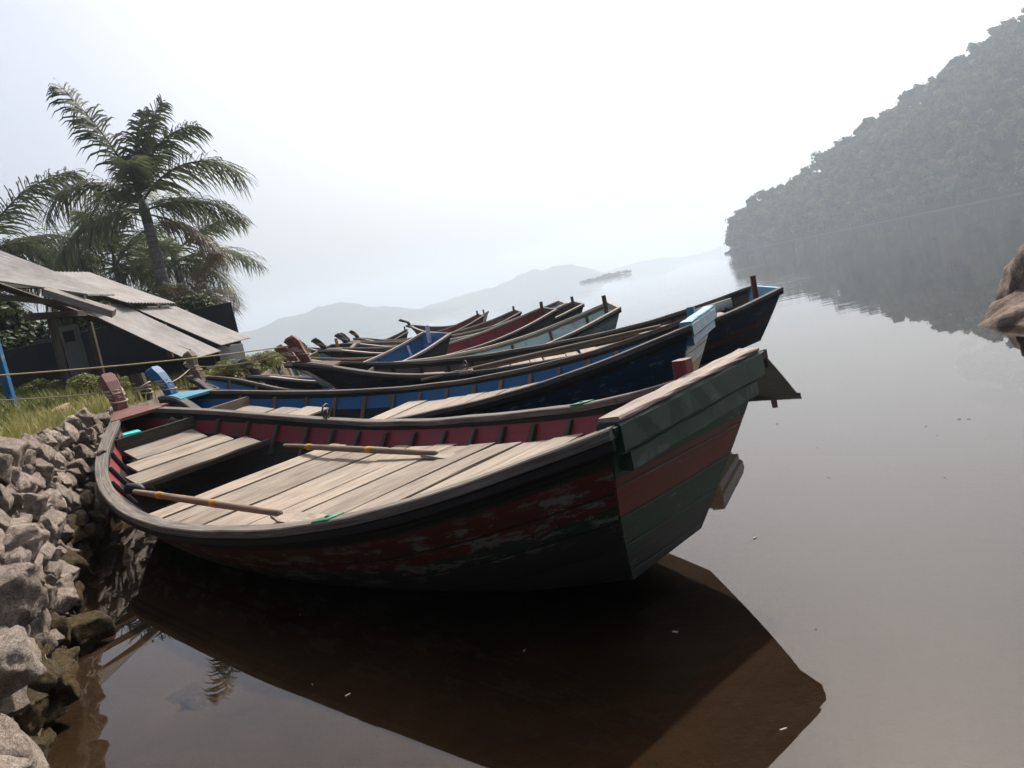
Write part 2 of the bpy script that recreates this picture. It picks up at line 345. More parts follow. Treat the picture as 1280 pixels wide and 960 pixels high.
# ------------------------------------------------------------------ far hills, wooded hill, island
def strip_hill(name, az0, az1, dist, prof, depth, mat, seed, rough=.06, n=90):
    v, f = [], []
    for i in range(n + 1):
        az = R(az0 + (az1 - az0) * i / n); e = float(np.interp(math.degrees(az), [p[0] for p in prof], [p[1] for p in prof]))
        for k, (t, hh) in enumerate(((0, 0), (.15, .35), (.35, .72), (.6, 1.0), (1.2, .7), (2.0, -.05))):
            D = dist + depth * t; h = math.tan(R(e)) * dist * hh
            h *= 1 + rough * 3 * fbm(i * .11 + seed, k * .5, 1.0, 5) if hh > 0 else 1
            v.append((math.sin(az) * D, math.cos(az) * D, h - (.6 if hh <= 0 else 0)))
    m = 6
    for i in range(n):
        for k in range(m - 1): f.append((i*m + k, (i+1)*m + k, (i+1)*m + k + 1, i*m + k + 1))
    return tag(obj(name, mesh(name, v, f, smooth=True), mat), kind='structure')
strip_hill('far_hill', -34, -2, 1950, [(-34, .5), (-26, 1.1), (-20, 1.3), (-17.5, 1.55), (-15, 2.2), (-12.6, 2.45), (-10, 2.3), (-8, 1.5), (-6, .75), (-4, .4), (-2, .0)], 330, M['hill'], 1.3)
strip_hill('far_hill', -8, 9, 2350, [(-8, .3), (-5, .75), (-2, .95), (1, 1.25), (3.2, 1.75), (4.6, 1.85), (6, 1.55), (7.5, .9), (9, 0)], 300, M['hill'], 7.7)
strip_hill('far_hill', 3, 40, 3000, [(3, .15), (8, .4), (11, .62), (12.5, .65), (14, .32), (15.5, .36), (17, .6), (20, .6), (30, .9), (40, 1.0)], 300, M['hill'], 4.1)

def crown_mesh(name, seed, nleaf, size, core=True, rz=.8):
    """lumpy crown of unit radius: leaf clump faces over an uneven core"""
    r = random.Random(seed); v, f = [], []
    lobes = [(Vector((r.uniform(-.55, .55), r.uniform(-.55, .55), r.uniform(-.35, .5))), r.uniform(.35, .6)) for _ in range(7)]
    if core:
        bm = bmesh.new(); bmesh.ops.create_icosphere(bm, subdivisions=2, radius=.62)
        for q in bm.verts: q.co *= 1 + .35 * mnoise.noise(q.co * 2.3 + Vector((seed, 0, 0))); q.co.z *= rz
        for q in bm.verts: v.append(tuple(q.co))
        for q in bm.faces: f.append(tuple(x.index for x in q.verts))
        bm.free()
    for _ in range(nleaf):
        c, lr = r.choice(lobes); d = Vector((r.gauss(0, 1), r.gauss(0, 1), r.gauss(0, 1) + .25)).normalized()
        p = c + d * lr * r.uniform(.75, 1.05); p.z *= rz
        a = Vector((r.gauss(0, 1), r.gauss(0, 1), r.gauss(0, .6))).normalized(); b = a.cross(d + Vector((0, 0, .01)))
        if b.length < .05: continue
        b.normalize(); s = size * r.uniform(.6, 1.3); q = len(v)
        v += [tuple(p - a * s), tuple(p + b * s * .7), tuple(p + a * s), tuple(p - b * s * .6 + d * s * .4)]; f.append((q, q + 1, q + 2, q + 3))
    return mesh(name, v, f)
CR = [crown_mesh('crown', 40 + i, 190, .17) for i in range(5)]
def trunk_mesh():
    b = MB(); b.tube([(0, 0, -.6), (.03, 0, .3), (-.02, .04, .75), (.03, .0, 1.25)], [.075, .06, .05, .03], 6)
    b.tube([(-.01, .02, .6), (.2, .1, .95), (.35, .15, 1.2)], [.04, .03, .015], 5); b.tube([(0, .02, .65), (-.2, -.08, 1.0), (-.33, -.1, 1.2)], [.04, .03, .015], 5)
    return mesh('trunk', b.v, b.f, b.uv)
TR = trunk_mesh(); TR.materials.append(M['bark'])
CRM = {}
def crown_of(i, mk):
    if (i, mk) not in CRM:
        c = CR[i].copy(); c.materials.clear(); c.materials.append(M[mk]); CRM[(i, mk)] = c
    return CRM[(i, mk)]
def simple_tree(name, loc, rad, h, label, group, mk='forest', cat='tree', lean=0):
    e = empty(name, loc, rnd.uniform(0, 6.28)); tag(e, label, cat, group)
    i = rnd.randrange(5)
    tk = obj('trunk', TR, None, e); tk.scale = (h * .55,) * 2 + (h * .62,)
    cr = obj('crown', crown_of(i, mk), None, e); cr.location = (0, 0, h * .68); cr.scale = (rad, rad * rnd.uniform(.85, 1.1), rad * rnd.uniform(.8, 1.1))
    return e
RAZ = [17.0, 17.5, 18, 18.9, 20.9, 23.6, 24.9, 27.6, 29.9, 32.1, 34.4, 36.0, 40, 46]
REL = [0, 1.5, 2.6, 3.0, 3.8, 4.7, 5.5, 6.6, 7.6, 8.7, 9.7, 10.5, 11.9, 13.2]
def hill_D(az): return float(np.interp(az, [17, 19, 24, 30, 36, 46], [600, 590, 540, 490, 450, 400]))
def ridge_off(az): return float(np.interp(az, [17, 18, 24, 36, 46], [12, 25, 70, 150, 180]))
def hill_h(az, t):
    Dr = hill_D(az) + ridge_off(az)
    hr = max(.4, math.tan(R(np.interp(az, RAZ, REL))) * Dr - 10.5)
    if t <= 0: return .3
    return hr * (np.interp(t, [0, .1, .5, 1, 1.6, 2.2], [.004, .16, .66, 1.0, .95, .5]))
def hill_p(az, t):
    D = hill_D(az) + 5 * mnoise.noise(Vector((az * 2.3, 1, 1))) + 2.5 * mnoise.noise(Vector((az * 9, 5, 1))) + ridge_off(az) * t; x, y = math.sin(R(az)) * D, math.cos(R(az)) * D
    return Vector((x, y, hill_h(az, t) + (2.0 * fbm(x, y, .02) if t > .1 else 0)))
v, f = [], []
azs = np.linspace(16.9, 46, 120); tsx = [-.02, 0, .003, .1, .25, .5, .75, 1, 1.3, 1.8, 2.2]
for az in azs:
    for tt in tsx:
        p = hill_p(az, tt)
        if tt < 0: p.z = -.8
        v.append(p)
m = len(tsx)
for i in range(len(azs) - 1):
    for k in range(m - 1): f.append((i*m + k, (i+1)*m + k, (i+1)*m + k + 1, i*m + k + 1))
hm = mesh('wooded_hill', v, f, smooth=True); hm.materials.append(M['hillsoil']); hm.materials.append(M['shore'])
for i, p in enumerate(hm.polygons): p.material_index = 1 if i % (m - 1) < 2 else 0
tag(obj('wooded_hill', hm), kind='structure')
# single trees along the water's edge and the ridge, the wood between as one mass
r2 = random.Random(11)
for k in range(46):
    az = 17.3 + 21 * (k + r2.uniform(.1, .9)) / 46; p = hill_p(az, 2.5 / ridge_off(az)); h = r2.uniform(7, 13)
    simple_tree('shoreline_tree', p, h * .46, h, 'leafy tree at the water\'s edge below the hazy wooded hill', 'trees along the foot of the wooded hill', r2.choice(['forest'] * 7 + ['forest2']))
for k in range(64):
    az = 17.25 + 21 * (k + r2.uniform(.1, .9)) / 64; p = hill_p(az, 1.0); h = r2.choice((7, 9, 11, 14)) * r2.uniform(.85, 1.15) * (1 if az > 18.5 else .7)
    simple_tree('ridge_tree', p, h * .42, h, 'tree crown standing on the skyline of the hazy wooded hill', 'trees along the ridge of the wooded hill', 'forest')
def join_crowns(name, items, mats):
    V, F, MI = [], [], []; off = 0
    for (p, s, i, rot, mi) in items:
        me = CR[i]; nv = len(me.vertices); a = np.empty(nv * 3); me.vertices.foreach_get('co', a); a = a.reshape(-1, 3)
        c_, s_ = math.cos(rot), math.sin(rot); a = a @ np.array([[c_, s_, 0], [-s_, c_, 0], [0, 0, 1]]) * np.array(s) + np.array(p)
        V.append(a)
        for q in me.polygons: F.append([off + x for x in q.vertices]); MI.append(mi)
        off += nv
    me = bpy.data.meshes.new(name); me.from_pydata(np.concatenate(V).tolist(), [], F)
    for m_ in mats: me.materials.append(m_)
    me.polygons.foreach_set('material_index', MI); me.update(); return obj(name, me)
items = []
for k in range(1500):
    az = r2.uniform(17.35, 41); tt = r2.uniform(.0, 1.02) ** 1.15
    if ridge_off(az) < r2.uniform(0, 130) and r2.random() < .6: continue
    p = hill_p(az, tt); h = r2.uniform(6, 13)
    items.append(((p.x, p.y, p.z + h * .55), (h * .5, h * .5, h * .5), r2.randrange(5), r2.uniform(0, 6), 1 if r2.random() < .05 else 0))
tag(join_crowns('hillside_wood', items, [M['forest'], M['forest2']]), 'hazy green wood covering the slope of the hill across the lake', 'woodland', kind='stuff')
v, f = [], []                                  # the island
ic = (math.sin(R(8.3)) * 1150, math.cos(R(8.3)) * 1150)
for i in range(24):
    for k in range(5):
        a = 2 * math.pi * i / 24; q = k / 4; v.append((ic[0] + math.cos(a) * 42 * q, ic[1] + math.sin(a) * 26 * q, 3.2 * (1 - q ** 2) - .3))
for i in range(24):
    for k in range(4): f.append((i*5 + k, i*5 + k + 1, ((i+1) % 24)*5 + k + 1, ((i+1) % 24)*5 + k))
tag(obj('island', mesh('island', v, f, smooth=True), M['hillsoil']), kind='structure')
items = []
for k in range(70):
    a, q = r2.uniform(0, 6.28), r2.random() ** .5 * .95; x = ic[0] + math.cos(a) * 42 * q; y = ic[1] + math.sin(a) * 26 * q
    h = r2.uniform(4, 6.5) * (1.0 if x > ic[0] else .75); items.append(((x, y, 2 * (1 - q * q) + h * .45), (h * .62,) * 2 + (h * .5,), r2.randrange(5), r2.uniform(0, 6), 0))
tag(join_crowns('island_wood', items, [M['forest'], M['forest2']]), 'low hazy wood covering the small island far out on the lake', 'woodland', kind='stuff')

# ------------------------------------------------------------------ rubble wall
def rock_mesh(name, seed, sub=2, ang=1.0):
    r = random.Random(seed); bm = bmesh.new()
    if seed % 3:
        for sx in (-1, 1):
            for sy in (-1, 1):
                for sz in (-1, 1): bm.verts.new((sx * r.uniform(.55, .95), sy * r.uniform(.55, .95), sz * r.uniform(.5, .9)))
        for _ in range(4): bm.verts.new(Vector((r.gauss(0, 1), r.gauss(0, 1), r.gauss(0, 1))).normalized() * r.uniform(.9, 1.1))
    else:
        for _ in range(15): bm.verts.new(Vector((r.gauss(0, 1), r.gauss(0, 1), r.gauss(0, 1))).normalized() * r.uniform(.8, 1.05))
    h = bmesh.ops.convex_hull(bm, input=bm.verts); bmesh.ops.delete(bm, geom=[g for g in h['geom_interior'] if isinstance(g, bmesh.types.BMVert)], context='VERTS')
    bmesh.ops.bevel(bm, geom=list(bm.edges), offset=.085, segments=2, profile=.55, affect='EDGES', clamp_overlap=True)
    bmesh.ops.triangulate(bm, faces=bm.faces)
    for _ in range(sub - 1): bmesh.ops.subdivide_edges(bm, edges=[e for e in bm.edges if e.calc_length() > .25], cuts=1, use_grid_fill=False); bmesh.ops.triangulate(bm, faces=bm.faces)
    bm.normal_update()
    for q in bm.verts: q.co += q.normal * (.09 * mnoise.noise(q.co * 2.4 + Vector((seed * 3.1, 0, 0))) + .035 * mnoise.noise(q.co * 7 + Vector((0, seed, 0)))) * ang
    me = bpy.data.meshes.new(name); bm.to_mesh(me); bm.free()
    me.polygons.foreach_set('use_smooth', [True] * len(me.polygons)); return me
RK = [rock_mesh('stone', 100 + i, 4, 1.25) for i in range(15)]
RKM = {}
def rock_of(i, mk):
    if (i, mk) not in RKM:
        c = RK[i].copy(); c.materials.append(M[mk]); RKM[(i, mk)] = c
    return RKM[(i, mk)]
wall = empty('rubble_wall', (-4.0, 6.5, 0)); tag(wall, 'rough grey rubble stone wall holding up the grassy bank beside the boats', 'stone wall')
r3 = random.Random(23)
def stone(x, y, z, s, mk, parent=wall, name='stone', i=None):
    o = obj(name, rock_of(r3.randrange(15) if i is None else i, mk), None, parent)
    o.location = Vector((x, y, z)) - (parent.location if parent else Vector()); o.scale = s
    o.rotation_euler = (r3.uniform(-.5, .5), r3.uniform(-.5, .5), r3.uniform(0, 6.28)); return o
placed = []
def wall_dir(y): return math.atan2(shore_x(y + .2) - shore_x(y - .2), .4)      # turn of the wall line from +y
for r_, tries in ((.21, 260), (.175, 420), (.14, 800), (.11, 1500), (.085, 2200), (.066, 2600)):
    for _ in range(tries):
        if len(placed) >= 292: break
        yy = r3.uniform(1.9, 10.8); q = r3.uniform(.02, 1.0); rr = r_ * r3.uniform(.88, 1.1) * (.72 if yy < 4.2 else .82); asp = r3.uniform(.95, 1.5)
        a_, b_ = rr * asp, rr * r3.uniform(.7, .95)
        if q * 1.12 < b_ * .5: continue
        if any(abs(yy - p[0]) < (a_ + p[2]) * .76 and abs(q * 1.12 - p[1]) < (b_ + p[3]) * .76 for p in placed): continue
        placed.append((yy, q * 1.12, a_, b_)); z = q * 1.12 - .02
        mk = 'mossy' if z < .16 or (z < .3 and r3.random() < .45) else 'stone'
        o = stone(shore_x(yy) - .02 - .28 * q + r3.uniform(-.03, .03) - rr * .25, yy, z, (rr * .85, a_, b_), mk)
        o.rotation_euler = (r3.uniform(-.35, .35), r3.uniform(-.3, .1) - .28, -wall_dir(yy) + r3.uniform(-.3, .3) + r3.choice((0, math.pi)))
def big_stone(x, y, z, s, mk, i):
    me = rock_mesh('stone', 300 + i, 5, 1.5); me.materials.append(M[mk]); o = obj('stone', me, None, wall); o.location = Vector((x, y, z)) - wall.location; o.scale = s; o.rotation_euler = (r3.uniform(-.3, .3), r3.uniform(-.3, .3), r3.uniform(0, 6))
big_stone(-2.16, 2.62, .20, (.2, .27, .2), 'stone', 1); big_stone(-2.62, 3.55, .60, (.2, .26, .19), 'stone', 2); big_stone(-3.0, 4.35, .66, (.15, .22, .15), 'stone', 6); big_stone(-2.2, 2.95, .5, (.14, .2, .13), 'stone', 7)
big_stone(-2.5, 3.62, .10, (.15, .22, .15), 'mossy', 3); big_stone(-2.9, 4.6, .04, (.12, .16, .11), 'mossy', 4); big_stone(-1.9, 2.1, .35, (.2, .24, .2), 'stone', 5)
for k in range(16):                              # stones lying on the lake bed
    yy = r3.uniform(2.6, 7.5); x = shore_x(yy) + r3.uniform(.12, 1.0); s = r3.uniform(.07, .17)
    o = stone(x, yy, -.17, (s, s * 1.2, s * .6), 'mossy', None, 'sunken_stone'); tag(o, 'brown stone lying on the lake bed under clear water by the wall', 'stone', 'sunken stones beside the wall')
# boulder on the right
def big_rock(name, parts, label, cat, mat):
    e = empty(name, parts[0][0]); tag(e, label, cat)
    for k, (p, s, rz) in enumerate(parts):
        bm = bmesh.new(); bmesh.ops.create_icosphere(bm, subdivisions=5, radius=1)
        for q in bm.verts:
            n = q.co.copy(); q.co += n * (.18 * mnoise.noise(n * 1.3 + Vector((k * 5., 1, 2))) + .09 * mnoise.fractal(n * 3.1 + Vector((k, 4, 1)), 1, 2, 5))
        me = bpy.data.meshes.new('rock'); bm.to_mesh(me); bm.free(); me.polygons.foreach_set('use_smooth', [True] * len(me.polygons))
        o = obj('rock', me, mat, e); o.location = Vector(p) - Vector(parts[0][0]); o.scale = s; o.rotation_euler = (0, R(-8), rz)
big_rock('boulder', [((7.2, 9.25, -.15), (1.75, .9, .68), .15), ((7.5, 9.9, .08), (1.35, .75, .98), .5)], 'brown weathered boulder rising from the water opposite the boats', 'boulder', M['boulder'])

# ------------------------------------------------------------------ grass and weeds on the bank
def blades(name, n, fx, hmin, hmax, wd, mat, seed):
    r = random.Random(seed); v, f = [], []
    while n > 0:
        x, y = fx(r); z = land_z(x, y) - .02 + .05 * fbm(x, y, 1.3); n -= 1
        a = r.uniform(0, 6.28); h = r.uniform(hmin, hmax); b = r.uniform(.1, .6) * h; w_ = wd * r.uniform(.6, 1.4)
        d = Vector((math.cos(a), math.sin(a), 0)); s = Vector((-d.y, d.x, 0)) * w_; p = Vector((x, y, z)); q = len(v)
        m1 = p + d * b * .35 + Vector((0, 0, h * .6)); tip = p + d * b + Vector((0, 0, h))
        v += [p - s, p + s, m1 + s * .7, m1 - s * .7, tip]; f += [(q, q + 1, q + 2, q + 3), (q + 3, q + 2, q + 4)]
    return obj(name, mesh(name, v, f), mat)
def patch(dmin, dmax, y0, y1):
    def fx(r):
        while True:
            y = r.uniform(y0, y1); d = dmin + (dmax - dmin) * r.random() ** 1.1; x = shore_x(y) - d
            if fbm(x, y, .9, 2) > r.uniform(-.6, .25): return x, y
    return fx
tag(blades('grass', 30000, patch(.36, 5.5, 4.5, 24), .08, .30, .006, M['grass'], 3), 'dry yellow green grass growing along the top of the bank', 'grass', kind='stuff')
tag(blades('weeds', 7000, patch(1.3, 5.0, 8.5, 15), .15, .42, .013, M['weed'], 5), 'taller green weeds growing in front of the collapsed shed', 'weeds', kind='stuff')

# ------------------------------------------------------------------ boats
K8 = [0, .15, .32, .5, .68, .84, .95, 1.0]
WA = [.641, .986, 1.196, 1.216, 1.046, .592, .16, .055]; ZA = [.938, .669, .536, .511, .646, .911, 1.105, 1.143]
class Boat:
    def __init__(b, label, S, heading, L=8.18, W=None, Z=None, heel=0., drop=.2, cols=None, detail=1, group=None, zb=None,
                 planks=((.35, 4.95, 15), (5.9, 7.0, 3)), ribs=.42, bowdeck=.912, bulk=7.02, beam=True, post=True, stem=(.32, .4), stemw=.175):
        c = dict(hull=None, lining='red', rib='rib', deck='deck', gun='gun', inw='tar', beam='green', beamtop='beam', post='redpost', stem='brown', bowdeck='brown', transom=None, bulk='rib', rope='rope')
        c.update(cols or {}); b.c = c; b.L = L; b.W = W or WA; b.Z = Z or ZA; b.heel = heel; b.drop = drop
        b.ZB = zb or [.1, -.03, -.08, -.09, -.06, .12, .48, .8]
        b.e = empty('wooden_boat', (S[0], S[1], 0), R(90 + heading)); tag(b.e, label, 'boat', group)
        b.detail = detail; ns = 34 if detail else 18; b.ss = np.linspace(0, 1, ns)
        b.hull(ns); b.rails(); b.transom(beam, post)
        b.decks(planks, ribs, bowdeck, bulk); b.stem(stem, stemw)
    def pt(b, s, side, d, inset=0.):
        w = float(spl(K8, b.W, s)); zs = float(spl(K8, b.Z, s)); zb = float(np.interp(s, K8, b.ZB))
        wb = w * float(np.interp(s, [0, .3, .6, .85, 1], [.48, .6, .6, .42, .3])); y = wb + (w - wb) * (1 - d ** 1.35)
        y = max(y - inset, .012) * side
        return Vector((b.L * s + d * (.34 * (1 - s) ** 6 - .5 * s ** 9), y, zs + (zb - zs) * d - b.heel * y))
    def zs(b, s): return float(spl(K8, b.Z, s))
    def part(b, name, mb, mk, parent=None, smooth=False): return mb.build(name, M[mk] if isinstance(mk, str) else mk, parent or b.e, smooth)
    def hull(b, ns):
        v, f, uv = [], [], []; nd = 9
        for side in (1, -1):
            off = len(v)
            for s in b.ss:
                for k in range(nd + 1):
                    d = k / nd
                    p = b.pt(s, side, d); v.append(p); uv.append((p.x + (0 if side > 0 else 20), (b.zs(s) - b.heel * p.y - p.z) * 1.0))
            for i in range(ns - 1):
                for k in range(nd):
                    a = off + i * (nd + 1) + k; q = (a, a + nd + 1, a + nd + 2, a + 1)
                    f.append(q if side > 0 else q[::-1])
        o2 = ns * (nd + 1)
        for i in range(ns - 1):
            a, c = i * (nd + 1) + nd, (i + 1) * (nd + 1) + nd; f.append((a, c, o2 + c, o2 + a))
        for k in range(nd):
            a = (ns - 1) * (nd + 1) + k; f.append((a, o2 + a, o2 + a + 1, a + 1)[::-1])
        h = obj('hull', mesh('hull', v, f, uv, True), b.c['hull'], b.e)
        for side in (1, -1):                           # inner lining, a little inside the planking
            v, f, uv = [], [], []
            for s in b.ss:
                d1 = min(.9, (b.drop + .05) / (b.zs(s) - float(np.interp(s, K8, b.ZB))))
                for k in range(4):
                    p = b.pt(s, side, d1 * k / 3, .035); v.append(p); uv.append((p.x + 7 * side, -p.z))
                for k in range(4):
                    p = b.pt(s, side, d1 + (.93 - d1) * k / 3, .036); v.append(p); uv.append((p.x + 7 * side, -p.z))
            fl = []
            for i in range(ns - 1):
                for k in range(3):
                    a = i * 8 + k; q = (a, a + 1, a + 9, a + 8); f.append(q if side > 0 else q[::-1])
                    a += 4; q = (a, a + 1, a + 9, a + 8); fl.append(q if side > 0 else q[::-1])
            def sub(faces):
                ids = sorted({i for q in faces for i in q}); mp_ = {i: k for k, i in enumerate(ids)}
                return [v[i] for i in ids], [tuple(mp_[i] for i in q) for q in faces], [uv[i] for i in ids]
            a_, f_, u_ = sub(f); obj('side_panel', mesh('side_panel', a_, f_, u_, True), M[b.c['lining']], b.e)
            a_, f_, u_ = sub(fl); obj('bilge_lining', mesh('bilge_lining', a_, f_, u_, True), M['tar'], b.e)
        v, f, uv = [], [], []
        for s in b.ss:
            for side in (1, -1):
                p = b.pt(s, side, .93, .035); v.append(p); uv.append((p.x, p.y))
        for i in range(ns - 1): f.append((i*2, i*2 + 2, i*2 + 3, i*2 + 1)[::-1])
        obj('bottom_boards', mesh('bottom_boards', v, f, uv), M['tar'], b.e)
    def sweep(b, name, side, s0, s1, o0, o1, z0, z1, mk, n=40, parent=None, jit=0.):
        ss = np.linspace(s0, s1, n); P = [b.pt(s, side, 0) for s in ss]; mb = MB()
        for i, p in enumerate(P):
            t = P[min(i + 1, n - 1)] - P[max(i - 1, 0)]; t.z = 0; t.normalize(); o = Vector((-t.y, t.x, 0)) * side
            jz = jit * mnoise.noise(Vector((p.x * 2.1, side * 3., 1))); c = .007
            sec = [(o0, z0 + c), (o0, z1 - c), (o0 - c * (1 if o0 > o1 else -1), z1), (o1 + c * (1 if o0 > o1 else -1), z1), (o1, z1 - c), (o1, z0 + c), (o1 + .001, z0), (o0 - .001, z0)]
            acc = 0; pr = None
            for (a, z) in sec:
                q = p + o * a + Vector((0, 0, z + jz)); 
                if side > 0 and q.y < .004: q.y = .004
                if side < 0 and q.y > -.004: q.y = -.004
                if pr is not None: acc += (q - pr).length
                pr = q; mb.v.append(q); mb.uv.append((p.x, acc + 3 * side))
        for i in range(n - 1):
            for k in range(8):
                q = (i*8 + k, i*8 + (k+1) % 8, (i+1)*8 + (k+1) % 8, (i+1)*8 + k); mb.f.append(q if side > 0 else q[::-1])
        mb.f.append(tuple(range(8))); mb.f.append(tuple((n-1)*8 + k for k in range(7, -1, -1)))
        return b.part(name, mb, mk, parent)
    def rails(b):
        n = 46 if b.detail else 22
        for side in (1, -1):
            g = b.sweep('gunwale', side, 0.0, 1, .035, -.075 if b.detail else -.10, -.042, .006, b.c['gun'], n, jit=.006)
            b.sweep('rub_rail', side, 0.0, 1, .026, -.003, -.088, -.043, 'tar', n, g)
            b.sweep('inwale', side, 0.012, .985, -.036, -.066, -.115, -.043, b.c['inw'], n, g)
    def transom(b, beam, post):
        n = 7; v, f, uv = [], [], []; zt = b.zs(0)
        for off in (0, .05):
            for k in range(n):
                for side in (1, -1):
                    p = b.pt(0, side, k / (n - 1)); p.x += off - .012; v.append(p); uv.append((p.y + 5, zt - p.z))
        for o in (0, 1):
            for k in range(n - 1):
                a = o * 2 * n + k * 2; q = (a, a + 1, a + 3, a + 2); f.append(q if o else q[::-1])
        for k in range(n - 1):
            for s_ in (0, 1): a = k * 2 + s_; q = (a, a + 2, a + 2 + 2*n, a + 2*n); f.append(q if s_ else q[::-1])
        a = (n - 1) * 2; f.append((a, a + 1, a + 1 + 2*n, a + 2*n)); f.append((0, 2*n, 2*n + 1, 1))
        b.part('transom', type('m', (), {'build': lambda s, nm, mt, pa, sm: obj(nm, mesh(nm, v, f, uv), mt, pa)})(), b.c['transom'] or b.c['hull'])
        w = b.W[0]
        if beam:
            y0, y1 = w - .035, -w + .03
            bm_ = MB(); bm_.beam((.05, y0, zt - .055 - b.heel * y0), (.05, y1, zt - .055 - b.heel * y1), (.13, 0, 0), (0, 0, .135), .016, n=14, jit=.003)
            bo = b.part('stern_beam', bm_, b.c['beam'])
            cp = MB(); cp.beam((.05, y0 - .012, zt + .021 - b.heel * y0), (.05, y1 + .012, zt + .021 - b.heel * y1), (.12, 0, 0), (0, 0, .022), .008, n=14, jit=.0035); b.part('beam_cap', cp, b.c['beamtop'], bo)
            lg = MB(); lg.beam((.062, y0 - .06, zt - .165 - b.heel * y0), (.062, y1 + .06, zt - .165 - b.heel * y1), (.11, 0, 0), (0, 0, .085), .008, n=10, jit=.003); b.part('stern_ledge', lg, b.c['beam'])
        if post:
            m_ = MB(); m_.beam((.15, -.13, zt - .2), (.14, -.13, zt + (.105 if beam else .2)), (.075, 0, 0), (0, .08, 0), .01); b.part('stern_post', m_, b.c['post'])
    def inner(b, s, z):
        zs, zb = b.zs(s), float(np.interp(s, K8, b.ZB)); d = min(max((zs - z) / (zs - zb), 0), .95); return abs(b.pt(s, 1, d, .045).y)
    def decks(b, planks, ribs, bowdeck, bulk):
        dk = []
        r = random.Random(int(b.L * 1000) + len(b.e['label']))
        for (x0, x1, n) in planks:
            edges = [x0] + sorted(x0 + (x1 - x0) * (k + r.uniform(-.18, .18)) / n for k in range(1, n)) + [x1]
            for k in range(n):
                a, c = edges[k], edges[k + 1]; xm = (a + c) / 2; s = xm / b.L; z = b.zs(s) - b.drop + r.uniform(-.011, .011)
                hw = min(b.inner(a / b.L, z), b.inner(c / b.L, z)) - .012; sl = (b.zs(c / b.L) - b.zs(a / b.L))
                y0, y1 = hw - r.uniform(0, .07), -hw + r.uniform(0, .07); sk = r.uniform(-.02, .02)
                m_ = MB(); m_.beam((xm + sk, y0, z - b.heel * y0), (xm - sk, y1, z - b.heel * y1), (c - a - r.uniform(.010, .034), 0, sl * .92), (0, 0, .028), .005, n=5 if b.detail else 1, jit=.0035 if b.detail else 0)
                b.part('deck_plank', m_, b.c['deck'])
            if b.detail:                                # bearers under the planks
                for xx in (x0 + .06, x1 - .06):
                    s = xx / b.L; z = b.zs(s) - b.drop - .045; hw = b.inner(s, z - .03) - .01
                    m_ = MB(); m_.beam((xx, hw, z - b.heel * hw), (xx, -hw, z + b.heel * hw), (.06, 0, 0), (0, 0, .06), .006); b.part('deck_bearer', m_, 'rib')
        x = .45
        while x < b.L * .9:
            s = x / b.L
            for side in (1, -1):
                zs = b.zs(s); z0 = zs - b.drop - .16; d0 = .10 / (zs + .14); a = b.pt(s, side, d0, .055); c = Vector((a.x, side * (b.inner(s, z0) - .012), 0)); c.z = z0 - b.heel * c.y
                m_ = MB(); m_.beam(a, c, (.055, 0, 0), Vector((0, .04, 0)), .006); b.part('rib', m_, b.c['rib'])
            x += ribs * r.uniform(.93, 1.07)
        if bulk:
            s = bulk / b.L; z = b.zs(s) - b.drop + .06; hw = b.inner(s, z) - .005
            m_ = MB(); m_.beam((bulk, hw, z - b.heel * hw), (bulk, -hw, z + b.heel * hw), (.035, 0, 0), (0, 0, .16), .006); b.part('bulkhead', m_, b.c['bulk'])
        if bowdeck:
            ss = np.linspace(bowdeck, .995, 7); v, f, uv = [], [], []
            for dz in (.014, -.02):
                for s in ss:
                    for side in (1, -1):
                        p = b.pt(s, side, 0, -.012); p.z += dz + .002; v.append(p); uv.append((p.y, p.x))
            n2 = len(ss) * 2
            for i in range(len(ss) - 1):
                a = i * 2; f.append((a, a + 1, a + 3, a + 2)[::-1]); f.append((n2 + a, n2 + a + 1, n2 + a + 3, n2 + a + 2))
                for s_ in (0, 1): q = (a + s_, a + 2 + s_, n2 + a + 2 + s_, n2 + a + s_); f.append(q if s_ == 0 else q[::-1])
            f.append((0, 1, n2 + 1, n2)); f.append((n2 - 2, n2 - 1, 2 * n2 - 1, 2 * n2 - 2)[::-1])
            obj('bow_deck', mesh('bow_deck', v, f, uv), M[b.c['bowdeck']], b.e)
    def stem(b, st, wd):
        fwd, hgt = st; L, z = b.L, b.zs(1.0); m_ = MB()
        pts = [(L - .24, z - .16, .7), (L - .19, z - .0, .9), (L - .13, z + hgt * .4, .95), (L - .33 + fwd, z + hgt * .8, 1.12), (L - .33 + fwd * 1.25, z + hgt, 1.15), (L - .33 + fwd * 1.25, z + hgt + .035, .8)]
        off = 0
        for i, (x, zz, k) in enumerate(pts):
            a, q = wd * .5 * k, .075 * k
            for (dx, dy) in ((-q, -a * .7), (-q, a * .7), (-q * .3, a), (q * .6, a), (q, a * .55), (q, -a * .55), (q * .6, -a), (-q * .3, -a)):
                m_.v.append(Vector((x + dx, dy, zz + dx * -.35))); m_.uv.append((zz, dx + dy))
        for i in range(len(pts) - 1):
            for k in range(8): m_.f.append((i*8 + k, (i+1)*8 + k, (i+1)*8 + (k+1) % 8, i*8 + (k+1) % 8))
        e_ = (len(pts) - 1) * 8; m_.f.append(tuple(e_ + k for k in range(7, -1, -1)))
        sb = MB(); p0, p1 = b.pt(1, 1, 0), b.pt(1, 1, 1); sb.beam((p0.x + .0, 0, p0.z + .01), (p1.x - .0, 0, p1.z - .03), (0, .15, 0), (.07, 0, .02), .02, n=3); b.part('stem_board', sb, 'redpost' if b.c['stem'] == 'brown' else 'rib')
        so_ = b.part('stem_post', m_, b.c['stem'])
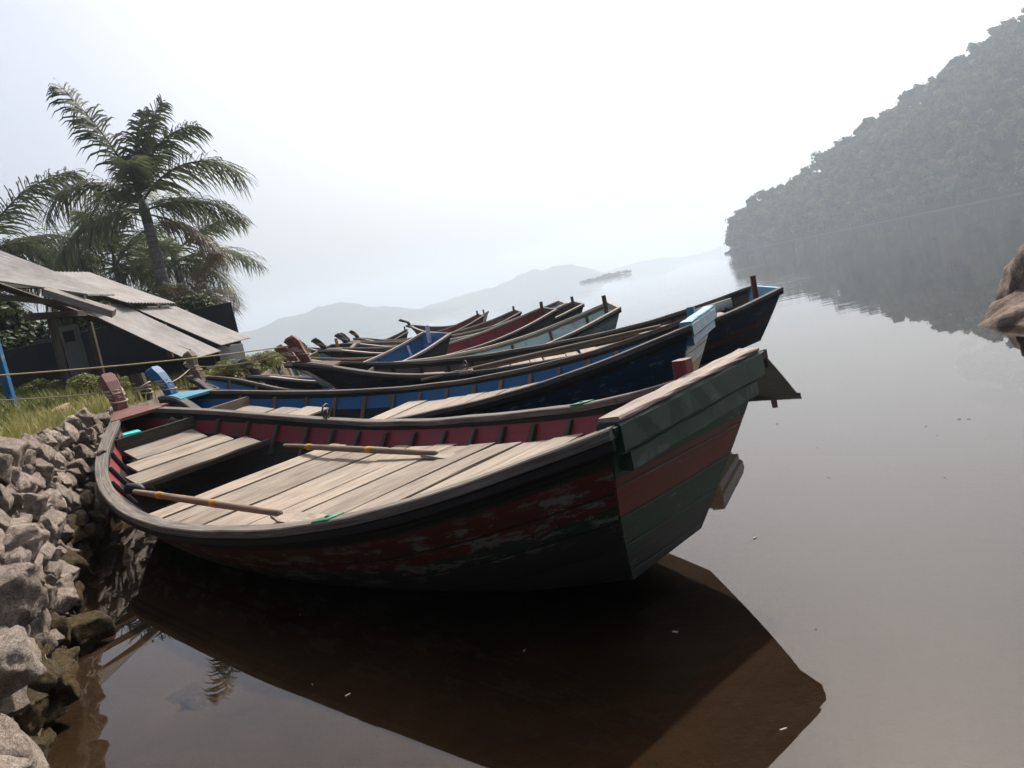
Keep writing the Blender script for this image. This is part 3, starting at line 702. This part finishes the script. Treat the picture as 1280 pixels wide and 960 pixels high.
        if b.c['rope']:
            rp = MB(); n = 96; turns = 6 if b.detail else 4; pl = []
            for i in range(n + 1):
                t_ = i / n; a = t_ * turns * 6.283; zz = z + hgt * (.40 + .22 * t_ + .03 * math.sin(a * 1.7)); x = L - .11 + .05 * t_
                pl.append((x + .105 * math.cos(a), (wd * .56) * math.sin(a), zz + .02 * math.cos(a)))
            rp.tube(pl, .012, 5); b.part('rope_wrap', rp, b.c['rope'], so_, True)
            rp = MB(); rp.tube([(L - .17 + .1 * math.cos(i / 14 * 6.283), wd * .54 * math.sin(i / 14 * 6.283), z + .10 + .02 * math.cos(i / 14 * 6.283)) for i in range(15)], .011, 5); b.part('rope_wrap', rp, b.c['rope'], so_, True)
    def world(b, x, y, z):
        h = b.e.rotation_euler[2]; return Vector((b.e.location.x + x * math.cos(h) - y * math.sin(h), b.e.location.y + x * math.sin(h) + y * math.cos(h), z))

BLK = (.012, .012, .012, 1); DK = (.02, .018, .016, 1)
hA = hullpaint('red_green_hull_paint', [(0, BLK), (.17, srgb(84, 36, 29)), (.38, srgb(30, 46, 31)), (.47, DK)], (.15, .14, .13, 1), .75, (.16, .46))
tA = hullpaint('green_red_stern_paint', [(0, srgb(28, 52, 38)), (.27, srgb(104, 46, 32)), (.46, srgb(26, 56, 36)), (.66, (.026, .028, .026, 1))], (.10, .09, .08, 1), .1)
hB = hullpaint('blue_mustard_hull_paint', [(0, BLK), (.13, srgb(18, 52, 80)), (.46, srgb(98, 72, 34)), (.62, srgb(60, 46, 30)), (.72, DK)], (.10, .14, .17, 1), .35)
tB = hullpaint('blue_white_yellow_stern_paint', [(0, srgb(84, 120, 138)), (.26, srgb(186, 188, 180)), (.46, srgb(150, 118, 60)), (.68, DK)], (.3, .28, .25, 1), .3)
hC = hullpaint('dark_blue_hull_paint', [(0, BLK), (.12, srgb(18, 38, 54)), (.36, srgb(70, 34, 28)), (.46, srgb(18, 34, 46)), (.60, DK)], (.09, .1, .1, 1), .25)
hC2 = hullpaint('black_hull_paint', [(0, BLK), (.13, (.026, .03, .032, 1)), (.6, DK)], (.07, .07, .07, 1), .2)
hD = hullpaint('pale_green_hull_paint', [(0, srgb(110, 100, 88)), (.08, srgb(165, 178, 172)), (.45, srgb(120, 125, 118)), (.6, DK)], (.25, .22, .19, 1), .4)
hE = hullpaint('maroon_hull_paint', [(0, BLK), (.1, srgb(110, 34, 42)), (.4, srgb(60, 40, 40)), (.6, DK)], (.15, .12, .1, 1), .3)

hM = hullpaint('blue_stern_paint', [(0, srgb(40, 84, 130)), (.9, DK)], (.2, .2, .2, 1), .2)
A = Boat('wooden rowing boat with red inside panels, green and red stern and bare plank deck', (.821, 3.458), 43.35, heel=.047,
         cols=dict(hull=hA, transom=tA, lining='red', rib='rib', gun='gun'))
B = Boat('blue wooden rowing boat with bright blue inside panels and blue white yellow stern', (2.059, 7.846), 64.3, L=7.877, heel=.023,
         W=[.707, 1.026, 1.14, 1.20, 1.034, .594, .17, .055], Z=[.915, .683, .541, .513, .643, .90, 1.1, 1.12],
         planks=((.35, 4.4, 13), (5.5, 6.7, 3)), bulk=6.72, cols=dict(hull=hB, transom=tB, lining='blue', rib='rib_b', deck='deck_b', beam='skyblue', beamtop='skyblue', post='teal', stem='blue', bowdeck='teal', bulk='oar'))
Cb = Boat('long black and dark blue boat with teal stern corner and red stern post', (4.15, 11.85), 89, L=7.4,
          W=[.654, 1.0, 1.1, 1.08, .95, .56, .17, .055], Z=[.86, .66, .56, .57, .66, .88, 1.11, 1.2], planks=((.6, 4.4, 13), (5.2, 6.2, 3)), bulk=6.3,
          beam=False, heel=.04, cols=dict(hull=hC, transom=M['teal'], lining='rib', rib='tar', deck='deck_b', post='redpost', stem='brown', bowdeck='rib'), stem=(.25, .36), stemw=.17)
X = Boat('low dark blue dinghy with pale planks hauled up next to the collapsed shed', (-2.75, 13.15), 72, L=3.15,
         W=[.42, .6, .68, .68, .58, .36, .13, .05], Z=[.62, .56, .56, .66, .88, 1.12, 1.24, 1.28], zb=[.1, -.05, -.05, .05, .35, .7, .9, 1.0], planks=((.25, 2.5, 8),), bulk=None,
         cols=dict(hull=hC, lining='blue', rib='rib_b', deck='deck_b', stem='oar', bowdeck='rib'), beam=False, post=False, stem=(.2, .4))
FW = [.62, .88, 1.0, 1.0, .88, .52, .16, .05]; FZ = [.95, .72, .58, .55, .66, .90, 1.1, 1.15]
def far_boat(label, S, heading, L, W=FW, Z=FZ, n=12, post=True, drop=.3, heel=.085, bulk=None, ribs=.8, bowpost=(.3, .3), **c):
    d = dict(hull=hC2, rib='rib', deck='deck_b', gun='gun_l', inw='gun', post='rib', stem='rib', bowdeck='rib'); d.update(c)
    if isinstance(post, str): d['post'] = post
    return Boat(label, S, heading, L=L, W=W, Z=Z, drop=drop, heel=heel, detail=0, beam=False, post=post, ribs=ribs, planks=((.2, L * .78, n),), bulk=bulk, cols=d, stem=bowpost, stemw=.13)
D = far_boat('pale green boat with whitish blue floor moored beyond the long black boat', (2.2, 14.6), 91, 6.3, Z=[.97, .74, .57, .53, .62, .86, 1.1, 1.16], hull=hD, lining='palegreen', deck='palegreen', post='rib', stem='brown', bulk=5.2)
Mb = far_boat('boat with bright blue stern, lilac floor and lilac posts', (-1.45, 17.6), 120, 4.3, W=[.72, .8, .84, .8, .7, .44, .15, .05], Z=[1.06, .86, .7, .62, .66, .85, 1.0, 1.05], drop=.34, lining='blue', rib='lilac', deck='lilac', post='lilac', inw='blue', transom=hM)
Eb = far_boat('boat with pink red sides and white floor, red stern board', (1.35, 20.2), 104, 6.8, Z=[1.02, .78, .6, .55, .64, .88, 1.1, 1.16], lining='red', deck='palegreen', post='redpost', stem='brown', inw='red')
Fb = far_boat('grey boat with tall dark stern post lying just past the pale green boat', (2.4, 22.6), 97, 7.6, lining='rib')
Gb = far_boat('weathered grey boat with pale upturned stern behind the pink sided boat', (2.2, 25.6), 95, 7.4, Z=[1.0, .76, .58, .56, .66, .9, 1.1, 1.15], post=False, hull=hD, lining='palegreen')
Hb = far_boat('brown boat with short stern post behind the pink sided boat', (.8, 29.2), 98, 6.6, lining='brown', post='brown')
Ib = far_boat('maroon boat with red sides moored beyond the brown boat', (-.7, 33.8), 100, 5.6, Z=[1.02, .78, .6, .55, .64, .88, 1.1, 1.16], hull=hE, lining='red', post='redpost', inw='red')
Jb = far_boat('boat lying farthest out with its carved bow post raised', (-.6, 41.6), 76, 4.6, lining='rib', bowpost=(.5, .36))
Nb = far_boat('small black boat with pale rails beyond the blue and lilac boat', (-4.5, 38.2), 96, 5.2, lining='tar', deck='rib')
Kb = far_boat('boat with blue and yellow stern board and orange bulkhead near the bow posts', (-4.75, 23.4), 138, 4.6, Z=[1.16, .95, .76, .66, .7, .9, 1.1, 1.15], lining='teal', rib='mustard', inw='mustard', post='mustard', drop=.4, bulk=2.6)
# fittings of the near boats
def fit(b, name, mb, mk, parent=None): return mb.build(name, M[mk], parent or b.e, True)
def rail_pt(b, s, side, dz=0.): p = b.pt(s, side, 0); p.z += dz; p.y -= side * .03; return p
for s, side in ((.205, 1), (.2, -1)):
    p = rail_pt(A, s, side, .009); q = A.pt(s + .01, side, 0) - A.pt(s - .01, side, 0)
    m_ = MB(); m_.beam(p - q.normalized() * .07, p + q.normalized() * .07, q.normalized().cross(Vector((0, 0, 1))) * .115, (0, 0, .012), .002); fit(A, 'oarlock_pad', m_, 'padgreen')
    h_ = MB(); h_.tube([p + Vector((0, 0, .004)), p + Vector((0, 0, .012))], .014, 8); fit(A, 'oarlock_hole', h_, 'rubber')
def ring(b, s, side, r=.075):
    p = rail_pt(b, s, side, .0); m_ = MB(); m_.torus(p + Vector((0, 0, r + .01)), r, .009, (1, .5, .15)); m_.torus(p + Vector((.03, 0, r * .6)), r * .75, .008, (.3, 1, .4)); fit(b, 'mooring_ring', m_, 'iron')
m_ = MB(); m_.beam((.38, -.66, .68), (1.0, -.80, .60), (0, .03, .0), (0, 0, .16), .006); fit(Cb, 'white_board', m_, 'white')
ring(A, .635, -1); ring(Cb, .64, 1)
p = rail_pt(Cb, .64, 1, .0); m_ = MB(); m_.tube([p + Vector((0, .03, -.03)), p + Vector((0, .03, .03))], [.11, .10], 14); fit(Cb, 'oarlock_block', m_, 'gun_l')
p = A.pt(.80, 1, 0); m_ = MB()
for k in range(3): m_.torus(p + Vector((.02 * k - .02, -.02, -.03)), .06, .013, (1, .55, .1))
fit(A, 'rope_lashing', m_, 'rib')
# rope whiskers hanging under the near rail
p = A.pt(.72, 1, .05); m_ = MB()
for k in range(9): q = p + Vector((rnd.uniform(-.12, .12), .03, -.03)); m_.tube([q, q + Vector((rnd.uniform(-.03, .03), .02, -.1)), q + Vector((rnd.uniform(-.05, .05), .0, -rnd.uniform(.15, .26)))], .004, 4)
fit(A, 'frayed_rope', m_, 'rope')

# oars
def oar(a, bpt, blade_len, label, side, bands, wdir=None, flat=True, rs=.027):
    a, bpt = Vector(a), Vector(bpt); e = empty('oar', a); tag(e, label, 'oar', 'oars lying in the boats'); d = (bpt - a); ln = d.length; u = d / ln
    z = Vector((0, 0, 1)); s = u.cross(z).normalized(); n_ = s.cross(u)
    m_ = MB(); m_.tube([u * (ln * t) for t in np.linspace(0, 1, 12)], [.021 + .008 * math.sin(3.1 * t) for t in np.linspace(0, 1, 12)], 10); m_.build('shaft', M['oar'], e, True)
    for t in bands: q = MB(); q.tube([u * (ln * t - .045), u * (ln * t + .045)], .0305, 10); q.build('paint_band', M['yellow'], e, True)
    if blade_len:
        q = MB(); ww, hh = (s, n_) if flat else (n_, s); o = -n_ * .02 if flat else Vector()
        st = [(-.22, .05), (0, .1), (.25, .17), (.75, .2), (.95, .19), (1.0, .15)]
        for i, (t_, k) in enumerate(st):
            p = u * (ln + blade_len * t_) + o
            for (x_, y_) in ((-.5, -.5), (.5, -.5), (.5, .5), (-.5, .5)): q.v.append(p + ww * x_ * k + hh * y_ * .022); q.uv.append((t_, x_ * k + y_ * .02))
            if i:
                for k2 in range(4): q.f.append(((i-1)*4 + k2, (i-1)*4 + (k2+1) % 4, i*4 + (k2+1) % 4, i*4 + k2))
        q.f.append((3, 2, 1, 0)); m4 = (len(st) - 1) * 4; q.f.append((m4, m4+1, m4+2, m4+3)); q.build('blade', M['deck'], e)
    return e
def on_deck(b, x, y, h=.05): return b.world(x, y, b.zs(x / b.L) - b.drop - b.heel * y + h)
oar(A.world(5.15, .92, .525), A.world(2.75, .80, .435), .42, 'oar with two yellow bands lying along the open side of the red panelled boat', 0, (.22, .62))
oar(on_deck(A, 5.35, -.62, .05), on_deck(A, 2.95, -.68, .05), .8, 'broad bladed oar with yellow bands resting on the bare plank deck', 0, (.2, .62))
oar(Cb.world(6.0, .55, .52), Cb.world(2.2, .86, .62), .5, 'long pale oar laid along the rail of the long black boat', 0, ())
oar(Cb.world(5.4, .95, .60), Cb.world(1.9, 1.0, .67), .4, 'second pale oar resting on the rail of the long black boat', 0, ())
# small things in boat A
q = A.world(5.25, .9, .52); m_ = MB(); m_.tube([q + Vector((-.09, .05, 0)), q + Vector((-.03, 0, .03)), q + Vector((.05, .01, .01)), q + Vector((.12, -.06, 0))], [.03, .05, .045, .02], 8)
tag(m_.build('rubber_grip', M['rubber'], None, True), 'black rubber wrapping lying at the handle end of the near oar', 'rubber')
q = A.world(7.28, .18, A.zs(.88) - .13); e = empty('plastic_container', q, R(30)); tag(e, 'turquoise plastic container under the bow deck', 'container')
MB().box((0, 0, 0), (.2, .5, .06), .015).build('body', M['turq'], e); MB().box((0, .27, .0), (.14, .07, .05), .01).build('lid', M['white'], e)
q = A.world(7.2, -.25, A.zs(.88) - .15); m_ = MB(); m_.tube([q + Vector((-.1, 0, 0)), q + Vector((0, .03, .04)), q + Vector((.12, .0, 0))], [.03, .07, .03], 8); tag(m_.build('rag', M['rubber'], None, True), 'dark rag beside the turquoise container under the bow deck', 'rag')

# ------------------------------------------------------------------ mooring post and ropes
e = empty('mooring_post', (-5.75, 12.2, 1.0)); tag(e, 'dark mooring post wound with rope between the brown and blue bow posts', 'post')
MB().beam((.05, 0, -.3), (-.03, 0, .52), (.2, 0, 0), (0, .16, 0), .03, 1.05, 3).build('post', M['rib'], e)
MB().beam((.1, -.1, -.18), (.7, -.2, -.16), (0, .2, 0), (0, 0, .28), .02).build('baulk', M['redpost'], e)
m_ = MB(); m_.tube([(.01 + .13 * math.cos(i * .5), .11 * math.sin(i * .5), .16 + .0035 * i + .02 * math.sin(i * .9)) for i in range(60)], .014, 5); m_.build('rope_wrap', M['rope'], e, True)
def rope(a, b, sag, label, mk='rope_y', r=.011, n=24):
    a, b = Vector(a), Vector(b); m_ = MB()
    m_.tube([a.lerp(b, i / n) - Vector((0, 0, sag * 4 * (i / n) * (1 - i / n))) for i in range(n + 1)], r, 6)
    tag(m_.build('rope', M[mk], None, True), label, 'rope', 'mooring ropes')
bp = Cb.world(Cb.L - .1, 0, 1.45); rope((-7.6, 9.2, 2.08), bp, .07, 'long yellow rope stretched from the bank to the bow post of the black boat')
bp = A.world(A.L - .05, 0, 1.36); rope((-6.6, 8.6, 1.72), bp, .03, 'thin rope tied round the brown bow post in front of the grass', 'rope', .008)
bp = X.world(X.L - .1, 0, 1.45); rope(bp, Cb.world(Cb.L - .2, -.1, 1.4), .10, 'slack rope between the hauled up boat and the black boat', 'rope', .01)
rope(bp, (-5.55, 12.3, 1.25), .06, 'old rope slanting down from the hauled up boat to the bank', 'rope', .01)
rope(D.world(D.L - .1, 0, 1.45), (-5.9, 15.4, 1.35), .08, 'grey rope from the pale green boat down to the bank', 'rope', .012)

# ------------------------------------------------------------------ collapsed shed
shed = empty('shed', (-7.5, 16.5, 1.4)); tag(shed, 'collapsed shed with grey cement sheet roof slumped onto the bank', 'shed'); SO = shed.location
def sheet(a, b, c, d, th=.014, nu=64, name='roof_sheet', mk='sheet', amp=.012):
    """a,b along one eave-to-ridge edge, d,c along the other; corrugations run from a to b"""
    a, b, c, d = [Vector(p) - SO for p in (a, b, c, d)]; nv = 10; v, f, uv = [], [], []
    nrm = (b - a).cross(d - a).normalized(); nrm = nrm if nrm.z > 0 else -nrm
    for o in (0, -th):
        for i in range(nu + 1):
            for k in range(nv + 1):
                s, t_ = i / nu, k / nv; p = a.lerp(d, s).lerp(b.lerp(c, s), t_)
                p = p + nrm * (o + amp * math.sin(i * math.pi * .5) - .05 * math.sin(t_ * 3.14) * math.sin(s * 3.0)); v.append(p); uv.append((t_ * (b - a).length, s * (d - a).length))
    n_ = (nu + 1) * (nv + 1)
    for i in range(nu):
        for k in range(nv):
            q = i * (nv + 1) + k; f.append((q, q + 1, q + nv + 2, q + nv + 1)); f.append((n_ + q, n_ + q + nv + 1, n_ + q + nv + 2, n_ + q + 1))
    for i in range(nu):
        for k in (0, nv): q = i * (nv + 1) + k; f.append((q, q + nv + 1, n_ + q + nv + 1, n_ + q))
    for k in range(nv):
        for i in (0, nu): q = i * (nv + 1) + k; f.append((q, q + 1, n_ + q + 1, n_ + q))
    o = obj(name, mesh(name, v, f, uv), M[mk], shed); return o
sheet((-7.62, 14.5, 2.96), (-5.84, 14.5, 1.58), (-5.88, 16.35, 1.64), (-7.66, 16.35, 3.02))
sheet((-7.45, 16.5, 2.86), (-5.9, 16.5, 1.76), (-5.89, 18.5, 1.82), (-7.43, 18.5, 2.9))
sheet((-9.0, 15.6, 3.95), (-7.32, 15.9, 2.98), (-7.3, 18.2, 2.96), (-8.96, 18.0, 4.02))
sheet((-10.4, 13.5, 4.35), (-6.85, 13.5, 3.04), (-7.2, 15.2, 3.12), (-10.4, 15.8, 5.1), .03)
def shed_beam(a, b, w_, h_, mk, name): m_ = MB(); m_.beam(Vector(a) - SO, Vector(b) - SO, w_, h_, .008, n=2); return m_.build(name, M[mk], shed)
shed_beam((-7.5, 13.42, 3.22), (-6.45, 13.42, 2.62), (0, .16, .05), (.05, 0, .11), 'shedpale', 'fascia_board')
shed_beam((-10.3, 13.8, 3.9), (-7.0, 13.7, 2.86), (0, .1, 0), (.02, 0, .1), 'shedwood', 'rafter')
shed_beam((-10.3, 15.3, 4.3), (-6.1, 15.3, 1.72), (0, .1, 0), (.06, 0, .1), 'shedwood', 'rafter')
shed_beam((-9.6, 17.6, 4.0), (-6.1, 17.6, 1.75), (0, .1, 0), (.06, 0, .1), 'shedwood', 'rafter')
shed_beam((-7.9, 13.4, 2.85), (-7.9, 19.2, 2.95), (.1, 0, 0), (0, 0, .12), 'shedwood', 'purlin')
shed_beam((-9.6, 13.6, 3.7), (-9.6, 19, 3.9), (.1, 0, 0), (0, 0, .12), 'shedwood', 'purlin')
for (x, y_, z1) in ((-7.95, 14.1, 2.9), (-7.9, 18.6, 3.0), (-9.6, 14.2, 3.7), (-9.6, 18.6, 3.9)): shed_beam((x, y_, 1.2), (x + .04, y_, z1), (.11, 0, 0), (0, .11, 0), 'shedwood', 'post')
def panel(a, b, z0, z1, mk, name, th=.05): a, b = Vector(a), Vector(b); return shed_beam((a.x, a.y, (z0 + z1) / 2), (b.x, b.y, (z0 + z1) / 2), (a - b).cross(Vector((0, 0, 1))).normalized() * th, (0, 0, z1 - z0), mk, name)
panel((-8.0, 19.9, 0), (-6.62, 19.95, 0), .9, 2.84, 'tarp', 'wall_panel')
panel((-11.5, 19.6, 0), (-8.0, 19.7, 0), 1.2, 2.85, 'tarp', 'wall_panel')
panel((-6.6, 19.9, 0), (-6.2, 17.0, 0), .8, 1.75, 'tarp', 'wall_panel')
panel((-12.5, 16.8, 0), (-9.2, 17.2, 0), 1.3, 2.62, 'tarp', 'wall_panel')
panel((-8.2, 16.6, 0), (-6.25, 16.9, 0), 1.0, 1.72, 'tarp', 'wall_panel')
e = empty('cabinet', (-8.62, 15.9, 1.6)); tag(e, 'narrow grey standing board with a dark window in the shed\'s shade', 'cabinet')
MB().box((0, 0, .52), (.36, .12, 1.3), .02).build('body', M['cabinet'], e); MB().box((0, -.065, .95), (.22, .02, .22), .004).build('window', M['tarp'], e)
m_ = MB(); m_.beam((-7.02, 11, 1.2), (-7.02, 11, 2.75), (.1, 0, 0), (0, .1, 0), .012); tag(m_.build('blue_post', M['bluepost'], None), 'bright blue painted post leaning in the grass beside the shed', 'post')
o = stone(-6.15, 10.6, land_z(-6.15, 10.6) + .06, (.17, .14, .12), 'boulder', None, 'orange_stone', 4); o.data = o.data.copy(); o.data.materials.clear(); o.data.materials.append(plain('orange_brick_stone', (.36, .22, .14, 1), .9, .3, 6)); tag(o, 'pale orange stone lying in the grass on the bank', 'stone')

# ------------------------------------------------------------------ palms, bushes
def frond_mesh(name, ln, rise, arch, seed, lw=.03, n=105):
    """frond leaving the crown along +x at the given rise and arching down; long leaflets in several planes hang from the midrib"""
    r = random.Random(seed); e0 = R(rise); P_ = [Vector((0, 0, 0))]; N = 60
    for k in range(N):
        a = e0 - arch * ((k + .5) / N) ** 1.25; P_.append(P_[-1] + Vector((math.cos(a), 0, math.sin(a))) * ln / N)
    def P(t): x = max(0, min(t, 1)) * N; k = min(int(x), N - 1); return P_[k].lerp(P_[k + 1], x - k)
    m_ = MB(); m_.tube([P(t) for t in np.linspace(0, 1, 14)], [.011 * ln * (1 - .92 * t) + .004 for t in np.linspace(0, 1, 14)], 5); v = list(m_.v); f = list(m_.f)
    for i in range(n):
        t = .10 + .90 * i / (n - 1); p = P(t); u = (P(t + .02) - P(t - .02)).normalized(); nr = Vector((-u.z, 0, u.x))
        for side in (-1, 1):
            l_ = ln * .31 * (math.sin(math.pi * (.18 + .70 * t)) ** .7) * r.uniform(.75, 1.12); el = r.choice((-.55, 0, .5)) + r.uniform(-.2, .2)
            d = (Vector((0, side, 0)) * math.cos(el) + nr * math.sin(el) + u * r.uniform(.5, .95)).normalized(); g = r.uniform(.75, 1.3)
            q1 = p + d * l_ * .45 + Vector((0, 0, -.07 * l_ * g)); q2 = p + d * l_ * .75 + Vector((0, 0, -.22 * l_ * g)); q3 = p + d * l_ * .95 + Vector((0, 0, -.46 * l_ * g))
            w_ = (u * .8 + Vector((0, 0, .35))) * lw * r.uniform(.8, 1.25); q = len(v)
            v += [p - w_ * .6, p + w_ * .6, q1 + w_, q1 - w_, q2 + w_ * .7, q2 - w_ * .7, q3]; f += [(q, q + 1, q + 2, q + 3), (q + 3, q + 2, q + 4, q + 5), (q + 5, q + 4, q + 6)]
    return mesh(name, v, f)
def palm(loc, th, fl, fronds, label, seed, rt=.2, dry=(), lean=(0, 0)):
    """fronds: (compass angle seen from above, degrees from +x; rise at the base, degrees; arch in radians; length factor)"""
    r = random.Random(seed); e = empty('palm_tree', loc); tag(e, label, 'palm tree'); top = Vector((lean[0], lean[1], th)); m_ = MB()
    zt = np.linspace(0, 1, 16); m_.tube([top * t - Vector((0, 0, .3 * (1 - t))) for t in zt], [rt * (1.18 - .42 * t + .16 * math.sin(3.14 * min(1, t * 1.5)) * (t < .66)) for t in zt], 14); m_.build('trunk', M['trunk'], e, True)
    m_ = MB(); m_.tube([top * .97, top + Vector((lean[0] * .05, 0, fl * .10)), top + Vector((lean[0] * .1, 0, fl * .26))], [rt * .8, rt * .76, rt * .3], 12); m_.build('crownshaft', M['shaft'], e, True)
    for k, (a, el, ar, lf) in enumerate(fronds):
        me = frond_mesh('frond', fl * lf, el, ar, seed * 7 + k, .007 * fl); me.materials.append(M['palmdry' if k in dry else 'palm'])
        o = obj('frond', me, None, e); o.location = top + Vector((0, 0, fl * (.05 + .0022 * max(el, 0)))); o.rotation_euler = (r.uniform(-.1, .1), 0, R(a))
    return e
def ring_fronds(seed, n=13, e0=78, e1=-5):
    r = random.Random(seed); return [(k * 137.5 + r.uniform(-15, 15), e0 + (e1 - e0) * (k / (n - 1)) ** .8 + r.uniform(-6, 6), .9 + .75 * k / (n - 1) + r.uniform(-.1, .15), r.uniform(.85, 1.05)) for k in range(n)]
palm((-14.76, 36, 1.4), 6.9, 5.4, [(176, 77, .35, 1.03), (5, 82, .7, .8), (-8, 72, 1.5, .85), (70, 86, .6, .75), (-4, 46, 1.75, 1.02), (8, 12, 1.1, .85), (182, 50, 2.0, .98), (160, 16, 1.3, .95), (205, 8, 1.3, .92), (115, 45, 1.3, .9), (-70, 50, 1.6, .8), (-100, 28, 1.5, .75), (60, 25, 1.4, .85), (25, -20, .9, .8)],
     'tall royal palm with swollen banded trunk rising behind the roof sheets', 31, .29, dry=(13,))
palm((-22.9, 37, 1.6), 6.2, 5.6, ring_fronds(5, 14, 50, -12), 'palm with brownish drooping fronds standing over the upper end of the shed roof', 62, .36, dry=(9, 11, 12))
palm((-19.4, 42, 1.5), 5.4, 4.9, ring_fronds(8, 15, 70, -12), 'shorter palm with dark fronds in the thicket behind the shed', 83, .3)
palm((-16.3, 42, 1.4), 5.2, 4.8, ring_fronds(12, 13, 40, -25), 'low palm half hidden behind the swollen palm trunk', 97, .27, dry=(10,))
palm((-13.2, 34.5, 1.2), 2.0, 2.9, ring_fronds(3, 8, 75, 30), 'young yellowish palm sprouting at the foot of the royal palm', 55, .1, dry=(0, 2, 3, 5))
BM_ = crown_mesh('foliage', 301, 5200, .05, False, .85); BM_.materials.append(M['bush'])
BM2 = crown_mesh('foliage', 302, 2200, .05, False, .8); BM2.materials.append(M['weed'])
def bush(loc, s, label, me, group=None):
    e = empty('bush', loc, rnd.uniform(0, 6)); tag(e, label, 'bush', group)
    m_ = MB(); m_.tube([(0, 0, -.3), (.02, .03, .5 * s[2]), (.1, 0, s[2])], [.06, .05, .02], 6); m_.tube([(0, 0, .1), (-.15 * s[0], .1, .7 * s[2])], [.04, .015], 5); m_.build('stem', M['bark'], e, True)
    o = obj('foliage', me, None, e); o.scale = s; o.location = (0, 0, s[2] * .95)
for (x, y_, s) in ((-10.2, 21.8, (1.6, 1.4, 1.5)), (-12.0, 22.2, (1.7, 1.4, 1.7)), (-14.3, 22, (1.9, 1.5, 1.9)), (-9.0, 22.6, (1.3, 1.1, 1.2)), (-16.5, 21, (2, 1.6, 2))):
    bush((x, y_, 1.5), s, 'dark green bush in the thicket behind the collapsed shed', BM_, 'bushes behind the shed')
for (x, y_, s) in ((-9.6, 14.6, (.5, .4, .3)), (-8.5, 14.2, (.5, .4, .28)), (-7.2, 13.6, (.5, .4, .3)), (-6.5, 13.0, (.35, .3, .22))):
    bush((x, y_, land_z(x, y_)), s, 'low leafy weed bush at the edge of the grass before the shed', BM2, 'weed bushes in front of the shed')

for y_ in (15.6, 17.2, 19.3, 21.5, 24.0, 27.0):
    bush((shore_x(y_) - .3, y_, .75), (.5, .7, .42), 'scrubby green plant on the shore slope beyond the hauled up dinghy', BM2, 'scrub along the far shore slope')
# ------------------------------------------------------------------ specks floating on the water
r5 = random.Random(77); m_ = MB()
for k in range(34):
    x, y_ = r5.uniform(-1.6, 3.2), r5.uniform(1.9, 6.5)
    if y_ > 3.2 - .8 * x and y_ < 12 and x < .4: continue
    L_ = r5.uniform(.004, .014); a = r5.uniform(0, 6.28); d = Vector((math.cos(a), math.sin(a), 0)) * L_
    m_.beam(Vector((x, y_, .003)) - d, Vector((x, y_, .004)) + d, Vector((-d.y, d.x, 0)) * r5.uniform(.4, .9), (0, 0, .003), .0005)
tag(m_.build('floating_debris', M['gun_l']), 'tiny pale leaf bits floating on the still water', 'debris', kind='stuff')

# ------------------------------------------------------------------ haze
hz = NT('haze_air'); pv = hz.n('ShaderNodeVolumePrincipled'); pv.inputs['Color'].default_value = (.53, .60, .672, 1); pv.inputs['Density'].default_value = .00055; pv.inputs['Anisotropy'].default_value = .42
hz.l(pv.outputs[0], hz.out.inputs['Volume'])
bx = [(-4700, -150), (4700, -150), (4700, 4700), (-4700, 4700)]; v = [(x, y_, z) for z in (-4.5, 240) for x, y_ in bx]
tag(obj('haze', mesh('haze', v, [(3, 2, 1, 0), (4, 5, 6, 7), (0, 1, 5, 4), (1, 2, 6, 5), (2, 3, 7, 6), (3, 0, 4, 7)]), hz.m), 'pale hazy air over the lake', kind='stuff')
